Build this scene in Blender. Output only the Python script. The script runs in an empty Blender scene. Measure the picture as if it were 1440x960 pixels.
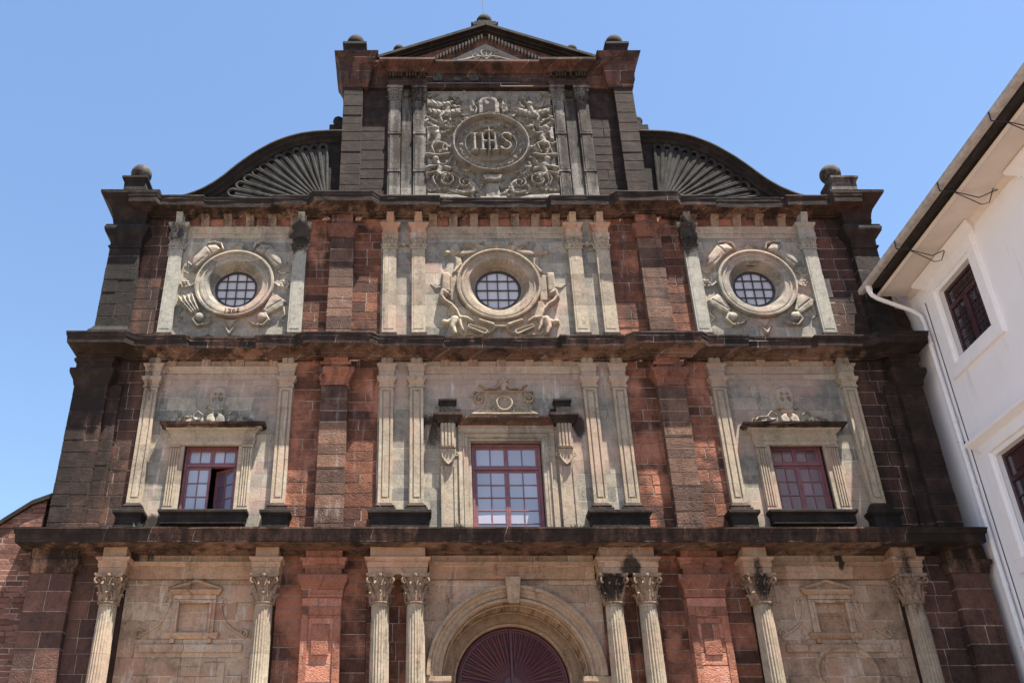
import bpy, bmesh, math, random
import numpy as np
from mathutils import Vector, Matrix
random.seed(7)
R = math.radians
scene = bpy.context.scene
col = scene.collection

# ------------------------------------------------------------------ camera
cam_d = bpy.data.cameras.new('camera')
cam = bpy.data.objects.new('camera', cam_d)
col.objects.link(cam)
cam.location = (-2.24, -22.7, 1.6)
cam.rotation_euler = (R(120), 0, 0)
cam_d.sensor_width = 36
cam_d.lens = 33.63
cam_d.shift_x = 0.0917
cam_d.clip_end = 3000
scene.camera = cam

# ------------------------------------------------------------------ light
SUN = Vector((1.05, -1.0, 4.3)).normalized()          # direction towards the sun
elev = math.asin(SUN.z)
azim = math.atan2(SUN.x, SUN.y)
world = bpy.data.worlds.new('World')
scene.world = world
world.use_nodes = True
wn = world.node_tree.nodes
wl = world.node_tree.links
sky = wn.new('ShaderNodeTexSky')
sky.sky_type = 'NISHITA'
sky.sun_disc = False
sky.sun_elevation = elev
sky.sun_rotation = azim
sky.altitude = 20
sky.air_density = 1.3
sky.dust_density = 0.5
sky.ozone_density = 4.2
bg = wn['Background']
bg.inputs['Strength'].default_value = 0.0645
wl.new(sky.outputs[0], bg.inputs[0])
sd = bpy.data.lights.new('sun', 'SUN')
sd.energy = 5.0
sd.angle = R(0.5)
sd.color = (1.0, 0.93, 0.82)
sun = bpy.data.objects.new('sun', sd)
col.objects.link(sun)
sun.location = (0, 0, 60)
sun.rotation_euler = SUN.to_track_quat('Z', 'Y').to_euler()
scene.view_settings.view_transform = 'Standard'
scene.view_settings.look = 'None'
scene.view_settings.exposure = 1.85
scene.view_settings.gamma = 1.0

# ------------------------------------------------------------------ materials
def newmat(name):
    m = bpy.data.materials.new(name)
    m.use_nodes = True
    nt = m.node_tree
    b = nt.nodes['Principled BSDF']
    return m, nt, b

def nd(nt, t, **kw):
    n = nt.nodes.new(t)
    for k, v in kw.items():
        if k in n.inputs.keys():
            n.inputs[k].default_value = v
        else:
            setattr(n, k, v)
    return n

def math_(nt, op, a, b=None, clamp=False):
    n = nt.nodes.new('ShaderNodeMath')
    n.operation = op
    n.use_clamp = clamp
    for i, v in enumerate((a, b)):
        if v is None:
            continue
        if isinstance(v, (int, float)):
            n.inputs[i].default_value = v
        else:
            nt.links.new(v, n.inputs[i])
    return n.outputs[0]

def mapr(nt, v, a, b, c=0.0, d=1.0, smooth=True):
    n = nt.nodes.new('ShaderNodeMapRange')
    n.interpolation_type = 'SMOOTHSTEP' if smooth else 'LINEAR'
    nt.links.new(v, n.inputs[0])
    for i, x in enumerate((a, b, c, d)):
        n.inputs[i + 1].default_value = x
    return n.outputs[0]

def mixc(nt, f, a, b, mode='MIX'):
    n = nt.nodes.new('ShaderNodeMix')
    n.data_type = 'RGBA'
    n.blend_type = mode
    for s, v in ((0, f), (6, a), (7, b)):
        if isinstance(v, (int, float)):
            n.inputs[s].default_value = v
        elif isinstance(v, tuple):
            n.inputs[s].default_value = (*v[:3], 1)
        else:
            nt.links.new(v, n.inputs[s])
    return n.outputs[2]

def noise(nt, vec, scale, detail=4, rough=.55, loc=(0, 0, 0), sc=(1, 1, 1)):
    mp = nt.nodes.new('ShaderNodeMapping')
    mp.inputs['Location'].default_value = loc
    mp.inputs['Scale'].default_value = sc
    nt.links.new(vec, mp.inputs[0])
    n = nd(nt, 'ShaderNodeTexNoise', Scale=scale, Detail=detail, Roughness=rough)
    nt.links.new(mp.outputs[0], n.inputs['Vector'])
    return n.outputs['Fac']

def ramp(nt, fac, stops, interp='LINEAR'):
    r = nt.nodes.new('ShaderNodeValToRGB')
    r.color_ramp.interpolation = interp
    e = r.color_ramp.elements
    while len(e) < len(stops):
        e.new(.5)
    for i, (p, c) in enumerate(stops):
        e[i].position = p
        e[i].color = (*c, 1)
    nt.links.new(fac, r.inputs[0])
    return r.outputs[0]

BLACK = (0.014, 0.0095, 0.0078)

def stone(name, tints, grime=0.3, edge=0.8, high=1.0, low=0.0, joint=None, use_attr=False, warm=None,
          soot=BLACK, bump=.35, rough=.88, drip=.4, spots=(), top_black=True, mottle=.5, pale=0.0, pit=0.0):
    """weathered masonry: block tints, mottling, rain streaks and black lichen, all in world space"""
    m, nt, b = newmat(name)
    g = nt.nodes.new('ShaderNodeNewGeometry')
    pos = g.outputs['Position']
    sep = nt.nodes.new('ShaderNodeSeparateXYZ')
    nt.links.new(pos, sep.inputs[0])
    X, Y, Z = sep.outputs
    big = noise(nt, pos, .55, 3, .6)
    med = noise(nt, pos, 2.6, 5, .62, (3, 7, 1))
    fine = noise(nt, pos, 17, 5, .65, (1, 2, 5))
    strk = noise(nt, pos, 1.0, 5, .6, (4, 1, 9), (3.4, 3.4, .34))
    mort = None
    if use_attr:
        at = nt.nodes.new('ShaderNodeAttribute')
        at.attribute_name = 'tint'
        t = at.outputs['Fac']
    elif joint:
        w, h, msz, mcol = joint
        cx = nt.nodes.new('ShaderNodeCombineXYZ')
        dist = math_(nt, 'MULTIPLY', math_(nt, 'SUBTRACT', med, .5), .03)
        nt.links.new(math_(nt, 'ADD', math_(nt, 'ADD', X, Y), dist), cx.inputs[0])
        nt.links.new(math_(nt, 'ADD', Z, dist), cx.inputs[1])
        br = nt.nodes.new('ShaderNodeTexBrick')
        br.offset = .43
        br.squash = 1.35
        br.squash_frequency = 3
        nt.links.new(cx.outputs[0], br.inputs['Vector'])
        for k, v in (('Color1', (0, 0, 0, 1)), ('Color2', (1, 1, 1, 1)), ('Mortar', (.5, .5, .5, 1))):
            br.inputs[k].default_value = v
        br.inputs['Scale'].default_value = 1
        br.inputs['Brick Width'].default_value = w
        br.inputs['Row Height'].default_value = h
        br.inputs['Mortar Size'].default_value = msz
        br.inputs['Mortar Smooth'].default_value = .3
        t = br.outputs['Color']
        mort = br.outputs['Fac']
    else:
        t = big
    tt = math_(nt, 'ADD', math_(nt, 'MULTIPLY', t, 1 - mottle * .6), math_(nt, 'MULTIPLY', math_(nt, 'SUBTRACT', med, .2), mottle), True)
    n = len(tints)
    c = ramp(nt, tt, [(.12 + .76 * i / max(1, n - 1), x) for i, x in enumerate(tints)])
    blot = noise(nt, pos, 5.5, 6, .7, (9, 4, 4), (1, 1, .7))
    c = mixc(nt, mapr(nt, blot, .5, .68, 0, .55), c, mixc(nt, 1.0, c, (.5, .46, .43), 'MULTIPLY'))
    c = mixc(nt, mapr(nt, blot, .42, .3, 0, .4), c, mixc(nt, 1.0, c, (1.35, 1.3, 1.22), 'MULTIPLY'))
    # fine grain
    c = mixc(nt, mapr(nt, fine, .3, .75), c, mixc(nt, 1.0, c, (.72, .70, .68), 'MULTIPLY'))
    c = mixc(nt, mapr(nt, fine, .62, .8, 0, .35), c, mixc(nt, 1.0, c, (1.5, 1.45, 1.4), 'MULTIPLY'))
    if warm:
        wn_ = noise(nt, pos, .8, 4, .6, (11, 3, 2))
        if len(warm) > 2:
            wn_ = math_(nt, 'ADD', wn_, mapr(nt, math_(nt, 'ABSOLUTE', math_(nt, 'SUBTRACT', Z, warm[2])), .9, .1, 0, .16))
        wf = mapr(nt, wn_, .46, .66, 0, warm[1])
        c = mixc(nt, wf, c, warm[0])
    if pale:
        pf = mapr(nt, noise(nt, pos, 1.0, 5, .7, (7, 2, 5), (4.5, 4.5, .8)), .56, .72, 0, pale)
        c = mixc(nt, pf, c, (.55, .52, .48))
    if mort is not None:
        pm = mapr(nt, noise(nt, pos, 1.4, 4, .6, (6, 6, 6)), .45, .6)
        mc = mixc(nt, pm, mixc(nt, 1.0, c, (.45, .43, .42), 'MULTIPLY'), joint[3])
        c = mixc(nt, mort, c, mc)
    # black growth: rain streaks + broad patches, heavier at the outer corners and high up
    ax = math_(nt, 'ABSOLUTE', X)
    e = math_(nt, 'MULTIPLY', mapr(nt, ax, 8.6, 11.2, 0, edge * .42), mapr(nt, Z, 8.0, 10.5, .25, 1))
    hi = mapr(nt, Z, 18.4, 20.6, 0, high * .42)
    lo = mapr(nt, Z, 9.5, 7.5, 0, low * .42)
    s = math_(nt, 'ADD', math_(nt, 'MULTIPLY', strk, .3 + drip * .5), math_(nt, 'MULTIPLY', big, .7 - drip * .5))
    s = math_(nt, 'ADD', s, math_(nt, 'MULTIPLY', math_(nt, 'SUBTRACT', fine, .5), .22))
    s = math_(nt, 'ADD', math_(nt, 'ADD', s, e), math_(nt, 'ADD', hi, math_(nt, 'ADD', lo, (grime - .5) * .55)))
    for (sx, sz, rx, rz, amt) in spots:
        dx = math_(nt, 'MULTIPLY', math_(nt, 'SUBTRACT', X, sx), 1 / rx)
        dz = math_(nt, 'MULTIPLY', math_(nt, 'SUBTRACT', Z, sz), 1 / rz)
        d = math_(nt, 'SQRT', math_(nt, 'ADD', math_(nt, 'MULTIPLY', dx, dx), math_(nt, 'MULTIPLY', dz, dz)))
        s = math_(nt, 'ADD', s, mapr(nt, d, 1.15, .35, 0, amt))
    k = mapr(nt, s, .44, .66, 0, .93)
    if top_black:
        nz = nt.nodes.new('ShaderNodeSeparateXYZ')
        nt.links.new(g.outputs['True Normal'], nz.inputs[0])
        tb = mapr(nt, nz.outputs[2], .45, .8, 0, .75)
        k = math_(nt, 'MAXIMUM', k, math_(nt, 'MULTIPLY', tb, mapr(nt, med, .3, .55)))
    sootc = mixc(nt, mapr(nt, med, .45, .7), soot, tuple(min(1, q * 2.6) for q in soot))
    c = mixc(nt, k, c, sootc)
    nt.links.new(c, b.inputs['Base Color'])
    b.inputs['Roughness'].default_value = rough
    b.inputs['Specular IOR Level'].default_value = .25
    h = math_(nt, 'ADD', math_(nt, 'MULTIPLY', fine, .35), math_(nt, 'MULTIPLY', med, .8))
    if pit:
        v = nd(nt, 'ShaderNodeTexVoronoi', Scale=21.0)
        nt.links.new(pos, v.inputs['Vector'])
        h = math_(nt, 'ADD', h, mapr(nt, v.outputs['Distance'], 0, .45, 0, pit))
    if mort is not None:
        h = math_(nt, 'SUBTRACT', h, math_(nt, 'MULTIPLY', mort, .5))
    bp = nt.nodes.new('ShaderNodeBump')
    bp.inputs['Strength'].default_value = bump
    bp.inputs['Distance'].default_value = .045
    nt.links.new(h, bp.inputs['Height'])
    nt.links.new(bp.outputs[0], b.inputs['Normal'])
    return m

LAT = [(.042, .021, .016), (.088, .038, .026), (.155, .062, .038), (.25, .102, .06)]
LATD = [(.034, .019, .016), (.060, .033, .026), (.092, .047, .035), (.14, .067, .048)]
CRM = [(.12, .12, .11), (.205, .194, .168), (.30, .272, .222), (.385, .34, .26)]
PNK = [(.20, .165, .13), (.32, .27, .205), (.42, .365, .27)]
M = {}
M['laterite'] = stone('laterite_block', LAT, grime=.36, use_attr=True, bump=.75, pit=.45, drip=.8, warm=((.40, .165, .105), .75), high=1.2, edge=.8, pale=.2, mottle=.75)
M['lat_bright'] = stone('bright_laterite_block', [(.17, .075, .055), (.28, .115, .078), (.40, .17, .115), (.46, .21, .15)], grime=.24, use_attr=True, bump=.7, pit=.5, drip=.7, high=1.2, edge=.8, pale=.35)
M['capital'] = stone('worn_capital_stone', [(.15, .10, .072), (.25, .175, .125), (.36, .265, .19)], grime=.42, edge=.35, high=.9, bump=.5, drip=.4, mottle=.9, spots=((2.3, 7.9, .35, .5, .3), (5.76, 7.9, .25, .5, .3)))
M['lat_brown'] = stone('brown_laterite_block', [(.045, .026, .02), (.088, .05, .038), (.145, .082, .058), (.22, .125, .085)], grime=.4, use_attr=True, bump=.75, pit=.45, drip=.8, high=1.2, edge=.8, pale=.2, mottle=.75)
M['lat_side'] = stone('side_laterite_block', [(.055, .032, .027), (.088, .047, .038), (.125, .064, .048), (.18, .09, .067)], grime=.38, use_attr=True, bump=.6, pit=.45, drip=.5, high=.8, edge=.12, mottle=.75)
M['trimtan'] = stone('tan_dressed_stone', [(.23, .135, .085), (.36, .23, .15), (.46, .315, .215)], grime=.3, edge=.3, high=.9, bump=.28, drip=.7, mottle=.8, joint=(1.6, 1.05, .005, (.42, .35, .3)), warm=((.40, .20, .13), .5), pale=.35, spots=((2.75, 8.25, .3, .35, .35), (5.75, 8.2, .16, .4, .35), (7.9, 8.5, .1, .3, .35), (9.3, 8.0, .4, .9, .15)))
M['laterite_dark'] = stone('laterite_dark_block', LATD, grime=.36, use_attr=True, bump=.5, pit=.25, high=.65, edge=.62, drip=.6, mottle=.75)
M['lat_plain'] = stone('laterite_dressed', [(.12, .056, .042), (.24, .10, .066), (.38, .155, .10)], grime=.38, bump=.7, pit=.35, joint=(.7, .6, .006, (.4, .33, .28)), drip=.5, high=1.2, edge=1.2)
M['mortar'] = stone('pale_mortar', [(.08, .05, .04), (.30, .24, .20), (.6, .55, .48)], grime=.22, bump=.5, mottle=1.0, top_black=False)
M['cream'] = stone('cream_limestone_panel', CRM, grime=.27, joint=(.74, .36, .005, (.45, .40, .34)), edge=.3, high=.8, bump=.3, drip=.85, mottle=.95, warm=((.42, .275, .215), .5, 13.7), pale=.5,
                   spots=((-1.95, 12.0, .42, .75, .3), (1.95, 12.15, .25, .4, .28), (-7.5, 14.75, 1.5, .16, .22), (0, 9.3, 1.7, .22, .3), (-8.8, 9.5, .7, .3, .3), (7.0, 14.75, 1.6, .15, .2)))
M['brownpanel'] = stone('brown_sandstone_panel', [(.20, .13, .09), (.31, .215, .15), (.42, .30, .215), (.42, .345, .27)], grime=.3, joint=(.82, .42, .008, (.5, .44, .36)), edge=.3, high=.8, bump=.4, drip=.8, mottle=.95,
                       pale=.5, warm=((.40, .2, .13), .55), spots=((2.3, 8.35, .42, .45, .32), (-9.0, 8.7, .5, .5, .2), (7.9, 8.6, .12, .45, .5), (5.75, 8.5, .2, .5, .42)))
M['trim'] = stone('pink_cream_dressed_stone', PNK, grime=.28, edge=.5, high=.9, bump=.3, drip=.8, mottle=.9, joint=(2.3, 1.05, .005, (.3, .25, .2)),
                  warm=((.40, .265, .20), .42, 13.7), pale=.35, spots=((2.75, 8.2, .32, .5, .4), (5.75, 8.1, .2, .55, .45), (-1.5, 12.3, .5, .12, .3), (9.3, 8.0, .5, 1.3, .2), (-5.7, 18.0, .4, .7, .3)))
M['trimgrey'] = stone('greyish_dressed_stone', [(.20, .20, .18), (.30, .29, .25), (.40, .37, .31)], grime=.3, edge=.45, high=.8, bump=.3, drip=.8, mottle=.7,
                      spots=((-5.7, 18.1, .4, .7, .36), (5.6, 18.1, .4, .8, .28), (-9.3, 18.2, .3, .5, .25)))
M['arch'] = stone('arch_stone', [(.22, .15, .105), (.33, .24, .17), (.42, .32, .225)], grime=.34, bump=.4, drip=.5, mottle=.8, pale=.3)
M['cornice'] = stone('weathered_cornice', [(.08, .048, .036), (.15, .085, .06), (.25, .15, .105)], grime=.5, edge=.8, high=.8, bump=.6, joint=(.95, .8, .008, (.5, .46, .42)), drip=.9, pale=.2)
M['fascia'] = stone('blackened_fascia', [(.035, .023, .018), (.065, .038, .029), (.13, .07, .05)], grime=.64, bump=.7, joint=(1.05, .8, .008, (.42, .38, .35)), drip=.9, pale=.12)
M['blackstone'] = stone('black_lichen_stone', [(.014, .011, .0095), (.027, .021, .018), (.06, .045, .036)], grime=.6, bump=.7, high=.2, edge=.2, soot=(.009, .007, .006), drip=.8)
M['shell'] = stone('dark_grey_shell_stone', [(.018, .019, .018), (.036, .038, .036), (.08, .083, .078)], grime=.4, bump=.5, high=.35, edge=.2, soot=(.009, .007, .006), drip=.9, top_black=False)
M['greyrelief'] = stone('grey_relief_stone', [(.12, .113, .10), (.205, .192, .168), (.32, .30, .265)], grime=.26, bump=.5, high=.22, edge=.2, drip=.6, mottle=.8)
M['greypil'] = stone('dark_grey_pilaster_stone', [(.09, .085, .08), (.15, .142, .13), (.22, .205, .18)], grime=.3, bump=.5, high=.35, edge=.2, joint=(1.5, .95, .008, (.3, .28, .26)), drip=.7)
M['topred'] = stone('brown_gable_stone', [(.05, .028, .023), (.09, .044, .034), (.14, .064, .046)], grime=.4, bump=.5, high=.22, edge=.2, joint=(.8, .5, .008, (.3, .25, .22)), drip=.6)
M['brickwall'] = stone('thin_brick_wall', [(.09, .045, .036), (.15, .07, .053), (.21, .105, .08)], grime=.32, edge=0, bump=.8, joint=(.42, .13, .014, (.33, .24, .2)), drip=.3, top_black=False)
M['paving'] = stone('paving', [(.42, .34, .27), (.52, .43, .35), (.6, .5, .41)], grime=0, edge=0, high=0, bump=.3, joint=(.6, .6, .01, (.2, .16, .13)), top_black=False)

def simple(name, c, rough=.6, metal=0.0, spec=.5, var=.15, bump=.1, sc=6.0):
    m, nt, b = newmat(name)
    g = nt.nodes.new('ShaderNodeNewGeometry')
    n = noise(nt, g.outputs['Position'], sc, 5, .6)
    cc = mixc(nt, mapr(nt, n, .3, .7), tuple(x * (1 - var) for x in c), tuple(min(1, x * (1 + var)) for x in c))
    nt.links.new(cc, b.inputs['Base Color'])
    b.inputs['Roughness'].default_value = rough
    b.inputs['Metallic'].default_value = metal
    b.inputs['Specular IOR Level'].default_value = spec
    bp = nt.nodes.new('ShaderNodeBump')
    bp.inputs['Strength'].default_value = bump
    bp.inputs['Distance'].default_value = .02
    nt.links.new(n, bp.inputs['Height'])
    nt.links.new(bp.outputs[0], b.inputs['Normal'])
    return m
M['frame'] = simple('maroon_painted_wood', (.17, .062, .072), .45, var=.2)
M['framed'] = simple('dark_maroon_wood', (.045, .013, .017), .45, var=.2)
M['door'] = simple('deep_red_door_paint', (.06, .009, .017), .4, var=.25)
M['iron'] = simple('dark_iron', (.03, .03, .035), .5, metal=.3)
M['white'] = simple('white_limewash', (.83, .80, .81), .85, var=.025, bump=.06, sc=.9)
def plaster(name, c):
    m, nt, b = newmat(name)
    pos = nt.nodes.new('ShaderNodeNewGeometry').outputs['Position']
    st = mapr(nt, noise(nt, pos, 1.0, 5, .6, (2, 5, 1), (5, 5, .35)), .54, .74, 0, .4)
    bl = mapr(nt, noise(nt, pos, .7, 4, .6, (8, 1, 3)), .45, .7, 0, .45)
    cc = mixc(nt, bl, c, tuple(x * .93 for x in c))
    cc = mixc(nt, st, cc, (.60, .575, .57))
    nt.links.new(cc, b.inputs['Base Color'])
    b.inputs['Roughness'].default_value = .9
    bp = nt.nodes.new('ShaderNodeBump'); bp.inputs['Strength'].default_value = .25; bp.inputs['Distance'].default_value = .01
    nt.links.new(noise(nt, pos, 9, 5, .6), bp.inputs['Height']); nt.links.new(bp.outputs[0], b.inputs['Normal'])
    return m
M['white'] = plaster('white_limewash', (.88, .855, .87))
M['whitetrim'] = simple('white_painted_trim', (.86, .835, .84), .8, var=.03, bump=.08, sc=3)
M['pipe'] = simple('white_downpipe', (.74, .73, .74), .45, var=.05, bump=.02)
M['gutter'] = simple('beige_gutter_metal', (.42, .37, .33), .5, var=.2, bump=.15)
M['shade_timber'] = simple('shade_dark_timber', (.03, .022, .018), .9, var=.4)  # near-black timber colour carries the shade under the tiles
M['soffit'] = simple('cream_soffit_plaster', (.74, .64, .56), .9, var=.05, bump=.1, sc=1.5)
M['tile'] = simple('terracotta_tile', (.32, .13, .08), .85, var=.35, bump=.5)
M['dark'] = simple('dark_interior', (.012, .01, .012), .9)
M['leaf'] = simple('weed_leaf', (.03, .03, .018), .8, var=.4)
M['wire'] = simple('grey_conductor', (.09, .085, .08), .5, metal=.4)

def glass(name, c, rough, var, coat=.5):
    m, nt, b = newmat(name)
    g = nt.nodes.new('ShaderNodeNewGeometry')
    n = noise(nt, g.outputs['Position'], 2.2, 3, .5)
    at = nt.nodes.new('ShaderNodeAttribute')
    at.attribute_name = 'tint'
    f = math_(nt, 'ADD', math_(nt, 'MULTIPLY', at.outputs['Fac'], .6), math_(nt, 'MULTIPLY', n, .4))
    cc = mixc(nt, f, tuple(x * (1 - var) for x in c), tuple(min(1, x * (1 + var)) for x in c))
    nt.links.new(cc, b.inputs['Base Color'])
    b.inputs['Roughness'].default_value = rough
    b.inputs['IOR'].default_value = 1.6
    b.inputs['Specular IOR Level'].default_value = .8
    b.inputs['Coat Weight'].default_value = coat
    b.inputs['Coat Roughness'].default_value = .04
    return m
M['glass'] = glass('sky_painted_pane', (.30, .295, .345), .12, .25)  # lilac base colour paints in the sky's reflection, real gloss on top
M['glasso'] = glass('milky_round_pane', (.42, .38, .385), .35, .2, .08)
M['glassd'] = glass('dim_curtained_pane', (.10, .07, .10), .12, .35)
M['glassb'] = glass('dark_barred_pane', (.045, .035, .045), .1, .5)

# ------------------------------------------------------------------ mesh builder
class MB:
    def __init__(s):
        s.v = []; s.f = []; s.t = []; s.mi = []; s.cur = 0; s.tint = 0.5
    def add(s, vs, fs, tint=None, mi=None):
        o = len(s.v)
        s.v += [tuple(p) for p in vs]
        for f in fs:
            s.f.append(tuple(i + o for i in f))
            s.t.append(s.tint if tint is None else tint)
            s.mi.append(s.cur if mi is None else mi)
    def box(s, x0, x1, p0, p1, z0, z1, tint=None, jit=0.0, mi=None, taper=0.0):
        """p is projection towards the viewer (y = -p)"""
        if x0 > x1: x0, x1 = x1, x0
        if p0 > p1: p0, p1 = p1, p0
        if z0 > z1: z0, z1 = z1, z0
        vs = []
        for z in (z0, z1):
            tp = taper if z == z1 else 0
            for x, p in ((x0 + tp, p1), (x1 - tp, p1), (x1 - tp, p0), (x0 + tp, p0)):
                vs.append((x + random.uniform(-jit, jit), -p + random.uniform(-jit, jit), z + random.uniform(-jit, jit)))
        s.add(vs, [(3, 2, 1, 0), (4, 5, 6, 7), (0, 1, 5, 4), (1, 2, 6, 5), (2, 3, 7, 6), (3, 0, 4, 7)], tint, mi)
    def sweep(s, path, prof, closed_caps=True, seg=0.0, jit=0.0):
        """path: plan polyline (x, p) left to right, profile [(proj, z)] bottom to top; outward = towards larger p for a left-right run"""
        pts = [Vector((x, -p)) for x, p in path]
        if seg:
            q = [pts[0]]
            for a, b in zip(pts, pts[1:]):
                n = max(1, int((b - a).length / seg))
                for i in range(1, n + 1):
                    q.append(a.lerp(b, i / n))
            pts = q
        nrm = []
        for i in range(len(pts)):
            ds = []
            if i > 0: ds.append((pts[i] - pts[i - 1]).normalized())
            if i < len(pts) - 1: ds.append((pts[i + 1] - pts[i]).normalized())
            ns = [Vector((d.y, -d.x)) for d in ds]
            n = sum(ns, Vector((0, 0)))
            if n.length < 1e-6: n = ns[0]
            n.normalize()
            c = max(.35, n.dot(ns[0]))
            nrm.append(n / c)
        vs = []
        m = len(prof)
        for i, (pt, n) in enumerate(zip(pts, nrm)):
            for (pp, z) in prof:
                j = random.uniform(-jit, jit)
                k = random.uniform(-jit, jit)
                q = pt + n * (pp + (j if pp > .03 else 0))
                vs.append((q.x, q.y, z + k))
        fs = []
        for i in range(len(pts) - 1):
            for j in range(m):
                a = i * m + j; b = i * m + (j + 1) % m
                fs.append((a, a + m, b + m, b))
        fs.append(tuple(range(m)))
        fs.append(tuple(reversed(range((len(pts) - 1) * m, len(pts) * m))))
        s.add(vs, fs)
    def lathe(s, prof, c=(0, 0, 0), n=24, axis='z', a0=0, a1=2 * math.pi, sx=1, sz=1):
        """prof [(r, h)]; axis z: h along z; axis y: h is projection"""
        full = abs(a1 - a0 - 2 * math.pi) < 1e-6
        k = n if full else n + 1
        vs = []
        for i in range(k):
            a = a0 + (a1 - a0) * i / n
            for r, h in prof:
                if axis == 'z':
                    vs.append((c[0] + r * math.cos(a) * sx, c[1] + r * math.sin(a) * sz, c[2] + h))
                else:
                    vs.append((c[0] + r * math.cos(a) * sx, c[1] - h, c[2] + r * math.sin(a) * sz))
        m = len(prof)
        fs = []
        for i in range(n):
            i2 = (i + 1) % k
            for j in range(m - 1):
                fs.append((i * m + j, i2 * m + j, i2 * m + j + 1, i * m + j + 1))
        s.add(vs, fs)
    def tube(s, pts, r, n=8, flat=1.0, ends=True, tint=None):
        """tube through 3d points, r number or list; flat squashes along y"""
        P = [Vector(p) for p in pts]
        rr = r if isinstance(r, (list, tuple)) else [r] * len(P)
        vs = []
        for i, p in enumerate(P):
            d = (P[min(i + 1, len(P) - 1)] - P[max(i - 1, 0)])
            d = d.normalized() if d.length > 1e-9 else Vector((0, 0, 1))
            up = Vector((0, 1, 0)) if abs(d.y) < .9 else Vector((1, 0, 0))
            u = d.cross(up).normalized(); w = d.cross(u).normalized()
            for k in range(n):
                a = 2 * math.pi * k / n
                vs.append(p + u * (rr[i] * math.cos(a)) + w * (rr[i] * flat * math.sin(a)))
        fs = []
        for i in range(len(P) - 1):
            for k in range(n):
                a = i * n + k; b = i * n + (k + 1) % n
                fs.append((a, b, b + n, a + n))
        if ends:
            fs.append(tuple(reversed(range(n))))
            fs.append(tuple(range((len(P) - 1) * n, len(P) * n)))
        s.add(vs, fs, tint)
    def ball(s, c, r, sx=1, sy=1, sz=1, n=16):
        prof = [(max(1e-4, r * math.sin(math.pi * i / (n // 2))), -r * math.cos(math.pi * i / (n // 2))) for i in range(n // 2 + 1)]
        vs = []
        for i in range(n):
            a = 2 * math.pi * i / n
            for q, h in prof:
                vs.append((c[0] + q * math.cos(a) * sx, c[1] + q * math.sin(a) * sy, c[2] + h * sz))
        m = len(prof); fs = []
        for i in range(n):
            i2 = (i + 1) % n
            for j in range(m - 1):
                fs.append((i * m + j, i2 * m + j, i2 * m + j + 1, i * m + j + 1))
        s.add(vs, fs)
    def prism(s, pts, p0, p1, tint=None):
        """polygon in (x, z), extruded from projection p0 to p1"""
        n = len(pts)
        vs = [(x, -p0, z) for x, z in pts] + [(x, -p1, z) for x, z in pts]
        fs = [tuple(range(n)), tuple(reversed(range(n, 2 * n)))] + [(i, i + n, (i + 1) % n + n, (i + 1) % n) for i in range(n)]
        s.add(vs, fs, tint)
    def build(s, name, mats, parent=None, bevel=0.0, smooth=False, label=None):
        me = bpy.data.meshes.new(name)
        me.from_pydata(s.v, [], s.f)
        if not isinstance(mats, (list, tuple)): mats = [mats]
        for q in mats: me.materials.append(M[q])
        at = me.attributes.new('tint', 'FLOAT', 'FACE')
        at.data.foreach_set('value', s.t)
        me.polygons.foreach_set('material_index', s.mi)
        bm = bmesh.new(); bm.from_mesh(me)
        bmesh.ops.recalc_face_normals(bm, faces=bm.faces)
        bm.to_mesh(me); bm.free()
        if smooth:
            me.polygons.foreach_set('use_smooth', [True] * len(me.polygons))
            me.set_sharp_from_angle(angle=R(42))
        me.update()
        o = bpy.data.objects.new(name, me)
        col.objects.link(o)
        if parent: o.parent = parent
        if bevel:
            bv = o.modifiers.new('bevel', 'BEVEL')
            bv.width = bevel; bv.segments = 1; bv.limit_method = 'ANGLE'; bv.angle_limit = R(40)
        if label: o['label'] = label
        return o

def thing(name, label, cat, loc=(0, 0, 0), group=None):
    o = bpy.data.objects.new(name, None)
    col.objects.link(o)
    o.location = loc
    o['label'] = label; o['category'] = cat
    if group: o['group'] = group
    return o
def copyto(o, parent, loc=None, sx=None):
    c = o.copy(); col.objects.link(c); c.parent = parent
    if loc is not None: c.location = loc
    return c

def blocks(mb, x0, x1, p, z0, z1, ch=.3, bw=.56, depth=None, rough=.007, gap=.0095, tint=(0, 1)):
    """coursed blocks standing on a recessed mortar bed (material slot 1)"""
    d = p if depth is None else depth
    mb.box(x0 + .006, x1 - .006, p - d, p - .015, z0, z1, mi=1)
    n = max(1, round((z1 - z0) / ch))
    hs = [random.uniform(.8, 1.2) for _ in range(n)]
    k = (z1 - z0) / sum(hs)
    z = z0
    for h in hs:
        h *= k
        w = x1 - x0
        m = max(1, round(w / bw + random.uniform(-.45, .45)))
        ws = [random.uniform(.6, 1.4) for _ in range(m)]
        q = w / sum(ws)
        x = x0
        for ww in ws:
            ww *= q
            r = random.uniform(-rough, rough)
            mb.box(x + (gap if x > x0 + .01 else 0), x + ww - (gap if x + ww < x1 - .01 else 0), p - d + .004, p + r, z + gap, z + h - gap,
                   tint=random.uniform(*tint), jit=.004, mi=0)
            x += ww
        z += h

def cells(mb, x0, x1, z0, z1, p0, p1, holes):
    xs = sorted({x0, x1, *[h[0] for h in holes], *[h[1] for h in holes]})
    zs = sorted({z0, z1, *[h[2] for h in holes], *[h[3] for h in holes]})
    xs = [x for x in xs if x0 <= x <= x1]; zs = [z for z in zs if z0 <= z <= z1]
    for a, b in zip(xs, xs[1:]):
        for c, d in zip(zs, zs[1:]):
            mx, mz = (a + b) / 2, (c + d) / 2
            if any(h[0] < mx < h[1] and h[2] < mz < h[3] for h in holes): continue
            mb.box(a, b, p0, p1, c, d)

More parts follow.
